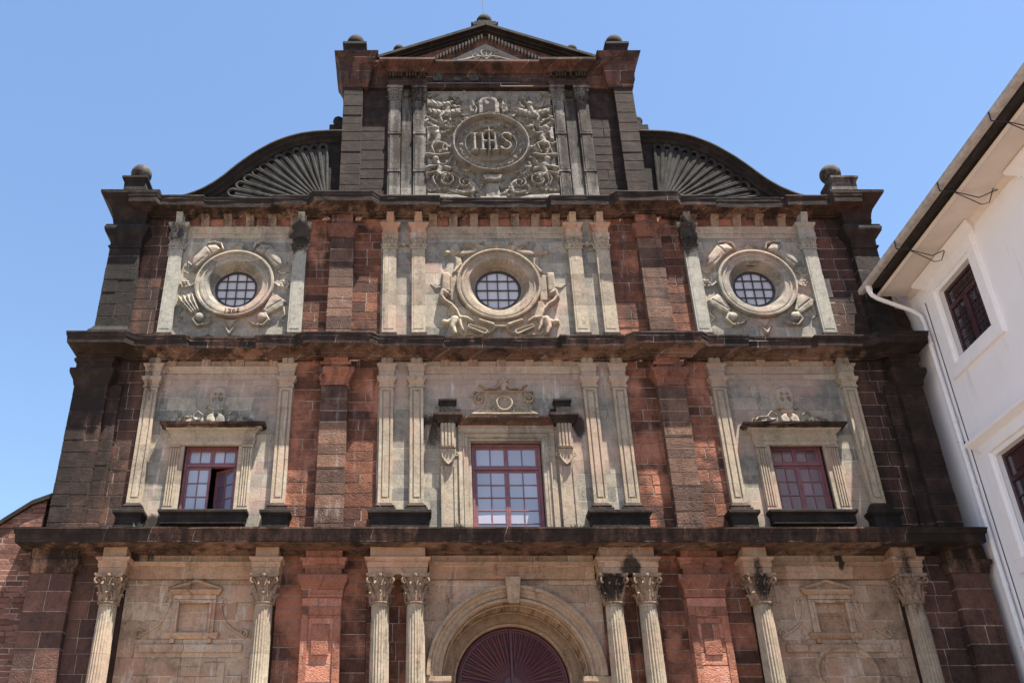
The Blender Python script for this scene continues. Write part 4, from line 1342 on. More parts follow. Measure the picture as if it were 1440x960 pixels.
# near-black sheets behind the windows, painting in the dark of the room
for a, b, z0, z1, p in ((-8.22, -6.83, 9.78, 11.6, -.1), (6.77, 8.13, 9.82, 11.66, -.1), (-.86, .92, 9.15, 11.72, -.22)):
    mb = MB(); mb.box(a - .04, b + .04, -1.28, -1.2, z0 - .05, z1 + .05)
    part(mb, 'dark_backing', 'dark')

def side_surround(cx, w0, w1, s):
    mb = MB()
    zb = 9.78
    mb.box(w0 - .1, w0, .0, .13, zb, 11.62); mb.box(w1, w1 + .1, .0, .13, zb, 11.62)
    mb.box(w0 - .1, w1 + .1, .0, .132, 11.6, 11.72)
    so = part(mb, 'window_surround', 'trim', bevel=.008)
    for a, b in ((w0 - .37, w0 - .1), (w1 + .1, w1 + .37)):
        mb = MB(); mb.box(a, b, .0, .13, zb, 11.5)
        for k in range(4):
            q = a + .012 + (b - a - .024) * k / 4 * 1.0
            mb.box(q + .012, q + (b - a) / 4 - .018, .13, .16, zb + .14, 11.46)
        mb.box(a, b, .13, .16, zb, zb + .1)
        mb.box(a - .01, b + .01, .0, .19, 11.5, 11.56)
        mb.build('fluted_jamb', 'trim', so, bevel=.004)
    a, b = w0 - .38, w1 + .38
    mb = MB(); mb.sweep(U(a, b, .14), [(-.1, 11.56), (.01, 11.56), (.01, 11.66), (.05, 11.69), (.05, 11.72), (.02, 11.73), (.02, 11.86), (.05, 11.9), (.12, 11.95), (.14, 12.0), (-.1, 12.02)])
    mb.box(a + .05, b - .05, .04, .14, 11.57, 12.0)
    mb.build('entablature', 'trim', so, bevel=.005)
    mb = MB(); mb.sweep(U(a, b, .14), [(-.1, 12.0), (.17, 12.0), (.27, 12.05), (.28, 12.11), (-.1, 12.2)], seg=.25, jit=.008)
    mb.build('hood', 'fascia', so)
    mb = MB(); mb.box(w0 - .34, w1 + .34, .0, .3, 9.42, 9.66); mb.sweep(U(w0 - .34, w1 + .34, .3, 0), [(-.1, 9.64), (.0, 9.64), (.06, 9.7), (.06, 9.77), (-.1, 9.78)])
    mb.box(w0 - .2, w0 + .1, .0, .2, 9.1, 9.42); mb.box(w1 - .1, w1 + .2, .0, .2, 9.1, 9.42)
    mb.build('sill', 'blackstone', so, bevel=.008)
    # carved crest, flat relief standing on the hood
    x = (w0 + w1) / 2
    c = Carving(x, 12.72, 2.5, 1.16, .015)
    c.poly([(-.17, -.25), (-.2, .05), (-.24, .3), (-.2, .5), (0, .57), (.2, .5), (.24, .3), (.2, .05), (.17, -.25)], .06, .2)
    def half(X, m):
        c.poly([(X(0), -.56), (X(.26), -.56), (X(.24), -.32), (X(.14), -.24), (X(0), -.22)], .09, .1)
        c.poly([(X(.3), -.56), (X(.3), -.3), (X(.42), -.16), (X(.6), -.3), (X(.78), -.42), (X(.86), -.56)], .07, .3)
        c.stroke([(X(.34), -.3), (X(.46), -.2), (X(.58), -.34), (X(.5), -.46), (X(.4), -.42)], .07, .13)
        c.stroke([(X(.62), -.34), (X(.82), -.36), (X(.95), -.5), (X(1.15), -.5)], .08, .1, w1=.03)
        c.stroke([(X(.8), -.5), (X(.95), -.38), (X(1.02), -.52)], .05, .12, w1=.02)
        c.stroke([(X(.12), -.1), (X(.26), -.08)], .07, .11)
        c.cut([(X(.08), .2), (X(.1), .16)], .1, .12); c.cut([(X(.07), .34), (X(.08), .33)], .06, .12); c.cut([(X(.2), -.02), (X(.27), -.02)], .05, .14)
    c.both(half)
    c.disk(0, .26, .055, .12); c.cut([(0, -.32), (0, -.3)], .14, .06)
    c.build('crest', 'cream', so, base=.05, seed=int(x * 7) % 97, wear=.016)
side_surround(BAYS[0], -8.22, -6.83, -1)
side_surround(BAYS[2], 6.77, 8.13, 1)
# dark holes of the crest carving read as small black drill holes
# central surround
mb = MB()
x0, x1, zt = -.88, .94, 11.74
cxw = (x0 + x1) / 2
steps = [(.0, .1, .02), (.09, .19, .07), (.18, .21, .12), (.2, .33, .1)]
for i, (a, b, p) in enumerate(steps):
    e = .001 * i
    mb.box(x0 - b, x0 - a, -.2 + e, p, 9.08, zt + a); mb.box(x1 + a, x1 + b, -.2 + e, p, 9.08, zt + a)
    mb.box(x0 - b, x1 + b, -.2 + e, p + .001, zt + a, zt + b)
so = part(mb, 'window_surround', 'trim', bevel=.008, label='stepped cream casing around the central window')
mb = MB(); mb.box(x0 - .34, x1 + .34, .0, .1, zt + .33, 12.16)
mb.build('lintel', 'trimtan', so, bevel=.006)
mb = MB(); mb.sweep([(x0 - .36, .1), (x1 + .36, .1)], [(-.1, 12.14), (.02, 12.14), (.06, 12.2), (.16, 12.25), (.2, 12.27), (.21, 12.32), (-.1, 12.36)], seg=.3, jit=.006)
mb.build('hood', 'cornice', so)
for s in (-1, 1):
    cc = cxw + s * 1.5
    mb = MB(); mb.box(cc - .19, cc + .19, .0, .26, 11.45, 12.14)
    for k in range(4): q = cc - .17 + k * .0875; mb.box(q, q + .055, .26, .295, 11.47, 12.12)
    mb.prism([(cc - .17, 11.44), (cc + .17, 11.44), (cc + .16, 11.25), (cc + .08, 11.1), (cc, 11.03), (cc - .08, 11.1), (cc - .16, 11.25)], .05, .22)
    rib(mb, [(cc - .18, 11.42), (cc - .16, 11.22), (cc - .08, 11.08), (cc, 11.01), (cc + .08, 11.08), (cc + .16, 11.22), (cc + .18, 11.42)], .022, .22)
    rib(mb, spiral(cc + .2, 11.3, .06, .02, math.pi / 2, -1.2), .02, .16)
    rib(mb, spiral(cc - .2, 11.3, .06, .02, math.pi / 2, 1.2), .02, .16)
    mb.build('console', 'trim', so, bevel=.005, label='fluted console with a shield below')
    mb = MB(); mb.box(cc - .2, cc + .2, .0, .13, 9.1, 11.0); mb.box(cc - .2, cc - .13, .12, .16, 9.1, 11.0); mb.box(cc + .13, cc + .2, .12, .16, 9.1, 11.0)
    mb.build('jamb_strip', 'trim', so, bevel=.006)
    mb = MB(); mb.sweep(U(cc - .24, cc + .24, .26, 0), [(-.1, 12.12), (.02, 12.12), (.04, 12.2), (.1, 12.26), (.14, 12.3), (.14, 12.37), (-.1, 12.42)])
    mb.build('hood', 'fascia', so, bevel=.008)
    mb = MB(); mb.box(cc - .2, cc + .2, .0, .3, 12.4, 12.72); mb.sweep(U(cc - .2, cc + .2, .3, 0), [(-.1, 12.7), (.0, 12.7), (.04, 12.74), (.04, 12.8), (-.1, 12.8)])
    mb.box(cc - s * .2, cc - s * .34, .0, .24, 12.4, 12.55)
    mb.build('hood_block', 'blackstone', so, bevel=.01)
# crest frame, carved
zc = 12.38
c = Carving(.02, 12.98, 2.0, 1.24, .014)
c.poly([(-.84, -.58), (.84, -.58), (.62, .1), (-.62, .1)], .05)
def half(X, m):
    c.stroke([(X(.84), -.52), (X(.62), -.4), (X(.5), -.2), (X(.46), .06)], .09, .13, 'lip')
    c.stroke([(X(a_), b_) for a_, b_ in spiral(.64, -.1, .14, .04, math.pi / 2, -1.3)], .075, .15)
    c.stroke([(X(.24), -.46), (X(.32), -.3), (X(.42), -.44), (X(.56), -.46)], .08, .1, w1=.03)
    c.stroke([(X(.2), -.2), (X(.32), -.12), (X(.4), -.22)], .06, .09, w1=.03)
    c.stroke([(X(.0), .44), (X(.14), .3), (X(.2), .22), (X(.36), .22)], .1, .12, w1=.06)
    c.stroke([(X(.44), .2), (X(.52), .3), (X(.64), .33)], .1, .12, w1=.04)
    c.disk(X(.09), .46, .06, .13); c.disk(X(.14), .28, .04, .15)
c.both(half)
c.poly([(-.86, -.6), (.86, -.6), (.86, -.5), (-.86, -.5)], .17); c.poly([(-.8, .07), (.8, .07), (.8, .14), (-.8, .14)], .15)
c.poly([(-.1, .14), (.1, .14), (.08, .52), (0, .6), (-.08, .52)], .07, .2)
c.disk(0, -.24, .27, .09); c.ring(0, -.24, .2, .1, .17)
c.build('crest', 'trim', so, base=.05, seed=4, wear=.014, label='carved scroll crest with a ring in the middle')

# ================================================================== TIER 4
# outer piers with flared crowns
for s in (-1, 1):
    a, b = (4.0, 4.6) if s > 0 else (-4.6, -4.0)
    mb = MB(); blocks(mb, a, b, .3, 19.25, 23.95, ch=.4, bw=.7, depth=1.4, rough=.012, tint=(.0, .7))
    po = part(mb, 'gable_pier', ['laterite_dark', 'mortar'], bevel=.008)
    a2, b2 = (3.86, 4.62) if s > 0 else (-4.62, -3.86)
    P = [(a2, -1.2), (a2, .3), (b2, .3), (b2, -1.2)]
    mb = MB(); mb.sweep(P, [(-.1, 23.9), (.02, 23.9), (.03, 24.05), (.08, 24.15), (.09, 24.4), (.12, 24.5), (.12, 24.75), (.16, 24.85), (.28, 25.1), (.3, 25.12), (.33, 25.2), (-.1, 25.22)], seg=.5, jit=.006)
    mb.build('pier_capital', 'topred', po)
    x0, x1 = (3.95, 4.72) if s > 0 else (-4.72, -3.95)
    mb = MB(); mb.box(x0 + .05, x1 - .05, -.5, .2, 25.2, 25.95); mb.sweep([(x0 + .05, -.5), (x0 + .05, .2), (x1 - .05, .2), (x1 - .05, -.5)], [(-.1, 25.8), (.0, 25.8), (.06, 25.92), (.06, 26.02), (-.1, 26.04)])
    mb.sweep([(x0 + .05, -.5), (x0 + .05, .2), (x1 - .05, .2), (x1 - .05, -.5)], [(-.1, 25.2), (.06, 25.2), (.06, 25.4), (.0, 25.45), (-.1, 25.45)])
    f = part(mb, 'finial', 'blackstone', bevel=.01, label='black ball finial on the %s end of the gable' % ('left' if s < 0 else 'right'))
    mb = MB(); mb.ball((s * 4.33, .12, 26.28), .3, sz=1.12, n=20); mb.lathe([(.2, 25.98), (.22, 26.03), (.16, 26.06)], (s * 4.33, .12, 0), 16)
    mb.build('ball', 'blackstone', f, smooth=True)
    # small stepped blocks and ball beside the gable
    mb = MB()
    mb.box(s * 4.58, s * 5.3, -.75, -.1, 21.9, 22.42); mb.box(s * 4.58, s * 5.05, -.75, -.12, 22.42, 22.72); mb.box(s * 4.58, s * 4.85, -.75, -.14, 22.72, 22.95)
    part(mb, 'stepped_block', 'blackstone', bevel=.012)
    mb = MB(); mb.ball((s * 4.8, .42, 23.1), .18, n=12); part(mb, 'small_ball', 'blackstone', smooth=True)
# grey pilasters in two widths with recess
for x, w in ((-2.98, .38), (-2.2, .38), (2.2, .34), (2.98, .38)):
    mb = MB(); mb.box(x - w / 2, x + w / 2, .05, .18, 19.25, 23.5)
    mb.box(x - w / 2 + .05, x + w / 2 - .05, .18, .2, 19.4, 20.5); mb.box(x - w / 2 + .05, x + w / 2 - .05, .18, .2, 20.62, 22.0); mb.box(x - w / 2 + .05, x + w / 2 - .05, .18, .2, 22.12, 23.4)
    mb.box(x - w / 2 - .01, x + w / 2 + .01, .05, .215, 20.52, 20.6); mb.box(x - w / 2 - .01, x + w / 2 + .01, .05, .215, 22.02, 22.1)
    o = part(mb, 'pilaster', 'greypil', bevel=.008)
    mb = MB(); pcap(mb, x, 23.5, w, .18, .42); mb.box(x - w / 2 - .07, x + w / 2 + .07, .05, .28, 23.92, 24.02); mb.box(x - w / 2, x + w / 2, .05, .2, 24.02, 24.2)
    mb.build('capital', 'greypil', o, smooth=True)
for s in (-1, 1):
    mb = MB()
    mb.box(s * 2.0, s * 3.2, .0, .07, 19.25, 24.2)
    mb.box(s * 2.42, s * 2.76, .06, .11, 19.5, 23.3); mb.ball((s * 2.6, -.1, 23.75), .12, n=10)
    part(mb, 'wall_panel', 'greypil', bevel=.006)
# entablature with little teeth
mb = MB(); mb.box(-3.85, 3.85, .0, .16, 24.2, 24.62)
P = [(-3.85, .14), (-3.2, .14), (-3.18, .26), (-1.98, .26), (-1.96, .16), (1.96, .16), (1.98, .26), (3.18, .26), (3.2, .14), (3.85, .14)]
mb.sweep(P, [(-.14, 24.02), (.01, 24.02), (.01, 24.14), (.04, 24.16), (.04, 24.2), (-.14, 24.2)])
ent = part(mb, 'gable_entablature', 'topred', bevel=.006)
mb = MB(); mb.sweep(P, [(-.14, 24.6), (.03, 24.6), (.1, 24.68), (.32, 24.78), (.36, 24.82), (.36, 24.9), (-.14, 24.92)], seg=.5, jit=.006)
mb.build('cornice', 'topred', ent)
mb = MB()
for i in range(44):
    x = -1.9 + 3.8 * i / 43
    if random.random() < .12: continue
    mb.box(x - .026, x + .026, .15, .2, 24.24, 24.24 + random.uniform(.12, .16))
for s in (-1, 1):
    for i in range(13):
        if random.random() < .2: continue
        x = s * (2.05 + 1.1 * i / 12)
        mb.box(x - .028, x + .028, .15, .27, 24.44, 24.58)
mb.build('dentils', 'trimgrey', ent)
# gable
ap = (0.0, 26.62)
mb = MB()
mb.prism([(-3.8, 24.9), (3.8, 24.9), (3.62, 25.1), (0, 26.55), (-3.62, 25.1)], -.5, .1)
gb = part(mb, 'gable', 'topred')
mb = MB()
for s in (-1, 1):
    # raking cornice, profile swept along the slope
    A = Vector((s * 3.75, 25.02)); Bq = Vector((0, 26.62))
    d = (Bq - A).normalized(); nn = Vector((-d.y, d.x)) if s < 0 else Vector((d.y, -d.x))
    if nn.y < 0: nn = -nn
    for (o0, o1, p) in ((-.16, -.08, .18), (-.08, -.01, .28), (-.01, .11, .42 + .002 * s)):
        k = [A + nn * o0, Vector((0, Bq.y + o0 / nn.y)), Vector((0, Bq.y + o1 / nn.y)), A + nn * o1]
        mb.prism([(q.x, q.y) for q in k], -.55, p)
mb.build('raking_cornice', 'blackstone', gb, bevel=.01)
mb = MB()
mb.prism([(-1.4, 25.12), (1.4, 25.12), (0, 26.0)], .08, .16)
for s in (-1, 1):
    for i in range(17):
        t = (i + .3) / 17
        x = s * (1.85 - 1.8 * t); z = 25.1 + 1.15 * t
        mb.box(x - .028, x + .028, .1, .24, z, z + .17)
    rib(mb, bez([(0, 25.25), (s * .2, 25.6), (s * .5, 25.2), (s * .95, 25.22)]), .04, .17)
    rib(mb, spiral(s * .35, 25.4, .14, .04, 0, 1.3 * s), .03, .17)
rib(mb, spiral(0, 25.55, .17, .17, 0, 1), .035, .18)
rib(mb, [(0, 25.2), (0, 25.8)], .03, .17)
mb.build('tympanum_carving', 'greyrelief', gb, bevel=.004)
mb = MB()
mb.box(-.36, .36, -.4, .38, 26.66, 26.84); mb.box(-.24, .24, -.3, .3, 26.84, 26.98)
mb.prism([(-.36, 26.84), (-.46, 27.0), (-.36, 27.0)], -.1, .2); mb.prism([(.36, 26.84), (.46, 27.0), (.36, 27.0)], -.1, .2)
f = part(mb, 'finial', 'blackstone', bevel=.01, label='apex finial with a thin rod')
mb = MB(); mb.ball((0, 0, 27.2), .27, n=20, sz=1.05); mb.build('ball', 'blackstone', f, smooth=True)
mb = MB(); mb.tube([(0.0, 0, 27.4), (-.02, 0, 28.9)], .018, 6); mb.build('rod', 'iron', f)
for s in (-1, 1):
    mb = MB(); mb.ball((s * 2.88, .1, 25.98), .19, n=14); mb.box(s * 2.88 - .2, s * 2.88 + .2, -.3, .1, 25.45, 25.78); mb.lathe([(.1, 25.75), (.1, 25.85)], (s * 2.88, .1, 0), 10)
    part(mb, 'small_ball', 'blackstone', smooth=True)
# relief panel
mb = MB(); mb.box(-2.02, 2.02, .0, .07, 19.3, 23.95)
rp = part(mb, 'relief_panel', 'greyrelief', label='large carved grey relief panel with the letters IHS in a ring')
c = Carving(.0, 21.62, 4.04, 4.64, .016)
rnd = random.Random(11)
# dense worn foliage, clouds and drapery filling the ground of the panel
for i in range(330):
    x, z = rnd.uniform(.25, 1.98), rnd.uniform(-2.2, 2.05)
    if math.hypot(x, z) < 1.3: continue
    a = rnd.uniform(0, 6.28); l = rnd.uniform(.1, .34); b_ = a + rnd.uniform(-1.2, 1.2)
    w = rnd.uniform(.05, .14); h_ = rnd.uniform(.05, .17)
    for m in (-1, 1):
        xx = m * (x + rnd.uniform(-.05, .05)); zz = z + rnd.uniform(-.05, .05)
        P_ = [(xx, zz), (xx + m * l * .6 * math.cos(a), zz + l * .6 * math.sin(a)), (xx + m * l * (.6 * math.cos(a) + .5 * math.cos(b_)), zz + l * (.6 * math.sin(a) + .5 * math.sin(b_)))]
        c.stroke(P_, w, h_, rnd.choice(['round', 'flat', 'groove', 'lip']), w1=w * rnd.uniform(.3, .9))
def half(X, m):
    # winged figures at the upper corners
    c.poly([(X(1.98), 1.95), (X(1.5), 1.75), (X(1.05), 1.86), (X(1.2), 1.62), (X(1.55), 1.5), (X(1.98), 1.62)], .14, .2)
    c.poly([(X(1.95), 1.5), (X(1.4), 1.38), (X(.85), 1.5), (X(.92), 1.24), (X(1.4), 1.1), (X(1.9), 1.26)], .17, .2)
    for k in range(6): c.cut([(X(1.9 - .16 * k), 1.9 - .02 * k), (X(1.72 - .14 * k), 1.6)], .02, .07)
    for k in range(6): c.cut([(X(1.85 - .15 * k), 1.46), (X(1.75 - .14 * k), 1.2)], .02, .08)
    c.disk(X(1.3), 1.62, .11, .24); c.stroke([(X(1.3), 1.5), (X(1.36), 1.28), (X(1.55), 1.1), (X(1.5), .9)], .2, .21, w1=.1)
    # drapery swags leading to the ring
    for k, (z0_, x1_) in enumerate(((1.05, .85), (.85, 1.05), (.62, 1.15))):
        c.stroke([(X(1.98), z0_ + .1), (X(1.6), z0_ - .16), (X(1.35), z0_ - .02), (X(x1_), z0_ + .06)], .1, .16 - .02 * k, 'groove', w1=.05)
    # angels beside the ring
    for (hx, hz, k) in ((1.72, .62, 1), (1.7, -.62, .9)):
        c.disk(X(hx), hz, .13 * k, .26)
        c.stroke([(X(hx - .02), hz - .1), (X(hx - .12), hz - .34), (X(hx - .05), hz - .6)], .26 * k, .21, w1=.2 * k)
        c.stroke([(X(hx - .05), hz - .2), (X(hx - .28), hz - .22), (X(hx - .44), hz - .08)], .1, .22, w1=.06)
        c.stroke([(X(hx - .08), hz - .55), (X(hx - .3), hz - .62), (X(hx - .22), hz - .84)], .13, .2, w1=.08)
        c.stroke([(X(hx + .02), hz - .55), (X(hx + .1), hz - .75), (X(hx + .02), hz - .98)], .13, .18, w1=.08)
        c.poly([(X(hx + .08), hz - .05), (X(hx + .26), hz + .2), (X(hx + .27), hz - .5), (X(hx + .12), hz - .4)], .12)
    c.stroke([(X(1.98), -.42), (X(1.6), -.46), (X(1.3), -.4)], .14, .2, w1=.12)
    c.stroke([(X(1.98), -.95), (X(1.55), -.85), (X(1.3), -.98)], .16, .2)
    # lower scrolls and instruments
    c.stroke([(X(a_), b_) for a_, b_ in spiral(1.4, -1.42, .3, .08, 0, 1.4)], .085, .2)
    c.stroke([(X(1.98), -1.2), (X(1.7), -1.12), (X(1.5), -1.3), (X(1.2), -1.2), (X(1.0), -1.35)], .1, .22, w1=.05)
    c.stroke([(X(a_), b_) for a_, b_ in spiral(.82, -1.5, .2, .05, 1, -1.3)], .08, .18)
    c.stroke([(X(1.9), -1.78), (X(1.4), -1.72), (X(.95), -1.9), (X(.5), -1.75)], .13, .18, 'lip')
    c.poly([(X(2.0), -2.25), (X(2.0), -1.95), (X(1.1), -2.0), (X(.7), -2.12), (X(.62), -2.25)], .2, .1)
    c.stroke([(X(.7), -1.4), (X(.55), -1.6), (X(.6), -1.85)], .14, .15)
    # crown blocks over the ring
    c.poly([(X(.45), 1.36), (X(.62), 1.36), (X(.62), 2.0), (X(.45), 2.0)], .1); c.poly([(X(.68), 1.5), (X(.98), 1.5), (X(.98), 2.05), (X(.68), 2.05)], .06)
    c.disk(X(.84), 1.76, .1, .14, 'lip')
c.both(half)
# architectural niche on top and plinth below
c.poly([(-.34, 1.24), (-.34, 1.75), (-.24, 1.95), (0, 2.08), (.24, 1.95), (.34, 1.75), (.34, 1.24)], .15, .1)
c.poly([(-.32, -1.26), (.32, -1.26), (.26, -1.5), (-.26, -1.5)], .24); c.poly([(-.2, -1.5), (.2, -1.5), (.24, -2.1), (-.24, -2.1)], .13)
c.poly([(-.42, -2.05), (.42, -2.05), (.42, -2.2), (-.42, -2.2)], .19)
# flat ring ground, double ring, lobes and small ornaments between
dd = np.hypot(c.X, c.Z / .97)
c.H = np.where(dd < 1.21, .06, c.H)
c.ring(0, 0, 1.15, .11, .3, 'round', sz=.97)
c.ring(0, 0, 1.07, .04, .15, 'flat', sz=.97)
for i in range(10):
    a = 2 * math.pi * (i + .5) / 10
    for q in (-.13, .13):
        c.stroke([(.93 * math.cos(a), .9 * math.sin(a)), (.97 * math.cos(a + q * .6), .94 * math.sin(a + q * .6)), (.91 * math.cos(a + q * 1.5), .88 * math.sin(a + q * 1.5))], .1, .16, w1=.04)
    a += math.pi / 10
    c.poly([(.84 * math.cos(a - .1), .78 * math.sin(a - .1)), (1.0 * math.cos(a - .05), .97 * math.sin(a - .05)), (1.0 * math.cos(a + .05), .97 * math.sin(a + .05)), (.84 * math.cos(a + .1), .78 * math.sin(a + .1))], .13)
dd = np.hypot(c.X, c.Z / .86)
c.H = np.where(dd < .8, .045 + .03 * np.clip(1 - dd / .8, 0, 1), c.H)
c.ring(0, 0, .79, .07, .19, 'round', sz=.86)
# letters IHS with the cross
L_ = .3
def bar(x0, z0, x1, z1, w=.12, h=L_, k='flat'): c.stroke([(x0, z0), (x1, z1)], w, h, k)
bar(-.5, -.34, -.5, .3); bar(-.58, .31, -.42, .31, .1); bar(-.58, -.35, -.42, -.35, .1)
bar(-.25, -.34, -.25, .3); bar(.13, -.34, .13, .3); bar(-.25, .0, .13, .0, .13)
for x in (-.25, .13): bar(x - .08, .31, x + .08, .31, .1); bar(x - .08, -.35, x + .08, -.35, .1)
bar(-.06, -.46, -.06, .5, .1, .36, 'flat'); bar(-.18, .36, .06, .36, .11, .355, 'flat')
c.stroke([(.62, .22), (.54, .31), (.42, .31), (.33, .22), (.36, .1), (.47, .0), (.58, -.1), (.61, -.22), (.52, -.33), (.4, -.34), (.3, -.25)], .12, L_, 'flat')
c.build('relief', 'greyrelief', rp, base=.06, keep_all=True, wear=.018, seed=9, label='carved ring with the letters IHS among angels, wings and scrolls')
mb = MB(); mb.prism([(-.19, 22.98), (-.19, 23.3)] + [(.2 * math.cos(math.pi - math.pi * i / 10), 23.3 + .18 * math.sin(math.pi * i / 10)) for i in range(11)] + [(.19, 22.98)], .12, .235)
mb.build('niche', 'blackstone', rp)
# lightning conductor pipe
mb = MB(); mb.tube([(-1.97, -.3, 23.98), (-1.97, -.32, 24.06), (1.0, -.32, 24.06)], .018, 6); mb.tube([(.4, -.32, 24.06), (.4, -.32, 23.92), (2.4, -.32, 23.92)], .016, 6)
part(mb, 'conductor', 'wire')

# ================================================================== scroll parapets
for s in (-1, 1):
    K = [(10.0, 19.4), (9.4, 19.5), (8.75, 19.78), (8.2, 20.22), (7.7, 20.78), (7.2, 21.26), (6.65, 21.66), (6.1, 21.92), (5.6, 22.05), (5.1, 22.1), (4.58, 22.12)]
    # Catmull-Rom
    pts = []
    for i in range(len(K) - 1):
        p0 = K[max(0, i - 1)]; p1 = K[i]; p2 = K[i + 1]; p3 = K[min(len(K) - 1, i + 2)]
        for q in range(5):
            t = q / 5
            f_ = lambda a, b, c2, d: .5 * ((2 * b) + (-a + c2) * t + (2 * a - 5 * b + 4 * c2 - d) * t * t + (-a + 3 * b - 3 * c2 + d) * t ** 3)
            pts.append((s * f_(p0[0], p1[0], p2[0], p3[0]), f_(p0[1], p1[1], p2[1], p3[1])))
    pts.append((s * 4.58, 22.12))
    def offs(d):
        out = []
        for i, (x, z_) in enumerate(pts):
            a = Vector(pts[max(0, i - 1)]); b = Vector(pts[min(len(pts) - 1, i + 1)])
            t = (b - a).normalized(); n = Vector((t.y, -t.x)) * (1 if s < 0 else -1)
            if n.y > 0: n = -n
            q = Vector((x, z_)) + n * d
            out.append((q.x, max(q.y, 19.25)))
        return out
    mb = MB()
    o0 = offs(.1)
    mb.prism([(s * 4.55, 19.24)] + [(s * 9.3, 19.24)] + o0 if s > 0 else [(s * 4.55, 19.24), (s * 9.3, 19.24)] + o0, -.5, .02)
    sc = part(mb, 'scroll_parapet', 'blackstone', label='%s curved black parapet with a carved shell fan' % ('left' if s < 0 else 'right'))
    mb = MB()
    prof = [(-.5, 0), (.3, 0), (.31, .05), (.24, .09), (.2, .12), (.2, .18), (.12, .22), (.09, .27), (.09, .31), (.03, .35)]
    rows = [offs(d) for p, d in prof]
    m = len(prof)
    vs = []
    for i in range(len(pts)):
        for j, (p, d) in enumerate(prof): vs.append((rows[j][i][0], -p + random.uniform(-.004, .004), rows[j][i][1]))
    fs = [(i * m + j, (i + 1) * m + j, (i + 1) * m + j + 1, i * m + j + 1) for i in range(len(pts) - 1) for j in range(m - 1)]
    mb.add(vs, fs); mb.build('coping', 'blackstone', sc, smooth=True)
    # shell petals
    mb = MB(); SC = (s * 4.95, 19.2)
    top = offs(.4)
    def reach(a):
        best = 1.6
        d = Vector((math.cos(a) * s, math.sin(a)))
        for x, z_ in top:
            v = Vector((x - SC[0], z_ - SC[1]))
            if v.length < .3: continue
            if abs(math.atan2(v.y, v.x * s) - a) < .045: best = v.length
        return best
    N = 12
    edges = [R(88 - i * 80 / N) for i in range(N + 1)]
    for i in range(N):
        a0, a1 = edges[i], edges[i + 1]
        am = (a0 + a1) / 2
        L = min(reach(am), 3.2) - .02
        if L < .8: continue
        wa = (a0 - a1) / 2 * .82
        P3 = lambda a, r: (SC[0] + s * r * math.cos(a), SC[1] + r * math.sin(a))
        capr = L * math.tan(wa) * .95
        Lc = L - capr
        path = [P3(am + wa, .5), P3(am + wa, Lc * .6), P3(am + wa, Lc)]
        c0 = Vector(P3(am, Lc)); e0 = Vector(P3(am + wa, Lc)) - c0
        for q in range(1, 8):
            an = -math.pi * q / 8 * s
            path.append(tuple(c0 + Matrix.Rotation(an, 2) @ e0))
        path += [P3(am - wa, Lc), P3(am - wa, Lc * .6), P3(am - wa, .5)]
        path = [(x, max(z_, 19.27)) for x, z_ in path]
        rib(mb, path, .052, .1)
        a_, b_ = P3(am, .55), P3(am, L * .93)
        if min(a_[1], b_[1]) > 19.3:
            rib(mb, [a_, ((a_[0] + b_[0]) / 2, (a_[1] + b_[1]) / 2), b_], [.03, .05 + .014 * L, .05 + .035 * L * .5], .05, .8)
    mb.build('shell_fan', 'shell', sc, smooth=True)
# corner finials on tier 3
for s, x0, x1, bx in ((-1, -11.05, -10.35, -10.66), (1, 10.1, 10.88, 10.3)):
    mb = MB()
    xa, xb = (x0 + .06, x1 + .1) if s < 0 else (x0 - .1, x1 - .06)
    mb.add([(xa, -.35, 19.5), (xb, -.35, 19.5), (xb, .45, 19.5), (xa, .45, 19.5), (x0 + .04, -.35, 20.05), (x1 - .04, -.35, 20.05), (x1 - .04, .4, 20.05), (x0 + .04, .4, 20.05)],
           [(3, 2, 1, 0), (4, 5, 6, 7), (0, 1, 5, 4), (1, 2, 6, 5), (2, 3, 7, 6), (3, 0, 4, 7)])
    mb.sweep([(x0 + .04, -.4), (x0 + .04, .35), (x1 - .04, .35), (x1 - .04, -.4)], [(-.1, 20.0), (.0, 20.0), (.05, 20.1), (.07, 20.12), (.07, 20.2), (-.1, 20.21)])
    f = part(mb, 'finial', 'blackstone' if s < 0 else 'greypil', bevel=.01, label='ball finial on the %s corner of the cornice' % ('left' if s < 0 else 'right'))
    mb = MB(); mb.ball((bx, -.02, 20.55), .31, n=24); mb.lathe([(.2, 20.2), (.22, 20.25), (.15, 20.3)], (bx, -.02, 0), 16)
    mb.build('ball', 'greypil', f, smooth=True)

# ================================================================== side wall at far left
sw = MB()
K = [(-11.3, 10.15), (-11.8, 9.95), (-12.4, 9.5), (-13.2, 8.85), (-14.2, 8.2), (-15.6, 7.7), (-18, 7.4)]
sw.prism([(-11.46, 0)] + [(max(-99, x) if i else -11.46, z_) for i, (x, z_) in enumerate(K)] + [(-18, 0)], -.9, .12)
swo = sw.build('side_wall', 'brickwall'); swo['label'] = 'reddish thin brick wall with a curved dark top at the far left edge'; swo['category'] = 'wall'
mb = MB()
m = []
for i, (x, z_) in enumerate(K):
    m.append((x, z_))
vs = []
for x, z_ in m: vs += [(x, -.22, z_ - .02), (x, -.22, z_ + .1), (x, .95, z_ + .1), (x, .95, z_ - .02)]
mb.add(vs, [(i * 4 + j, (i + 1) * 4 + j, (i + 1) * 4 + (j + 1) % 4, i * 4 + (j + 1) % 4) for i in range(len(m) - 1) for j in range(4)] + [(0, 1, 2, 3)])
mb.build('coping', 'blackstone', swo)

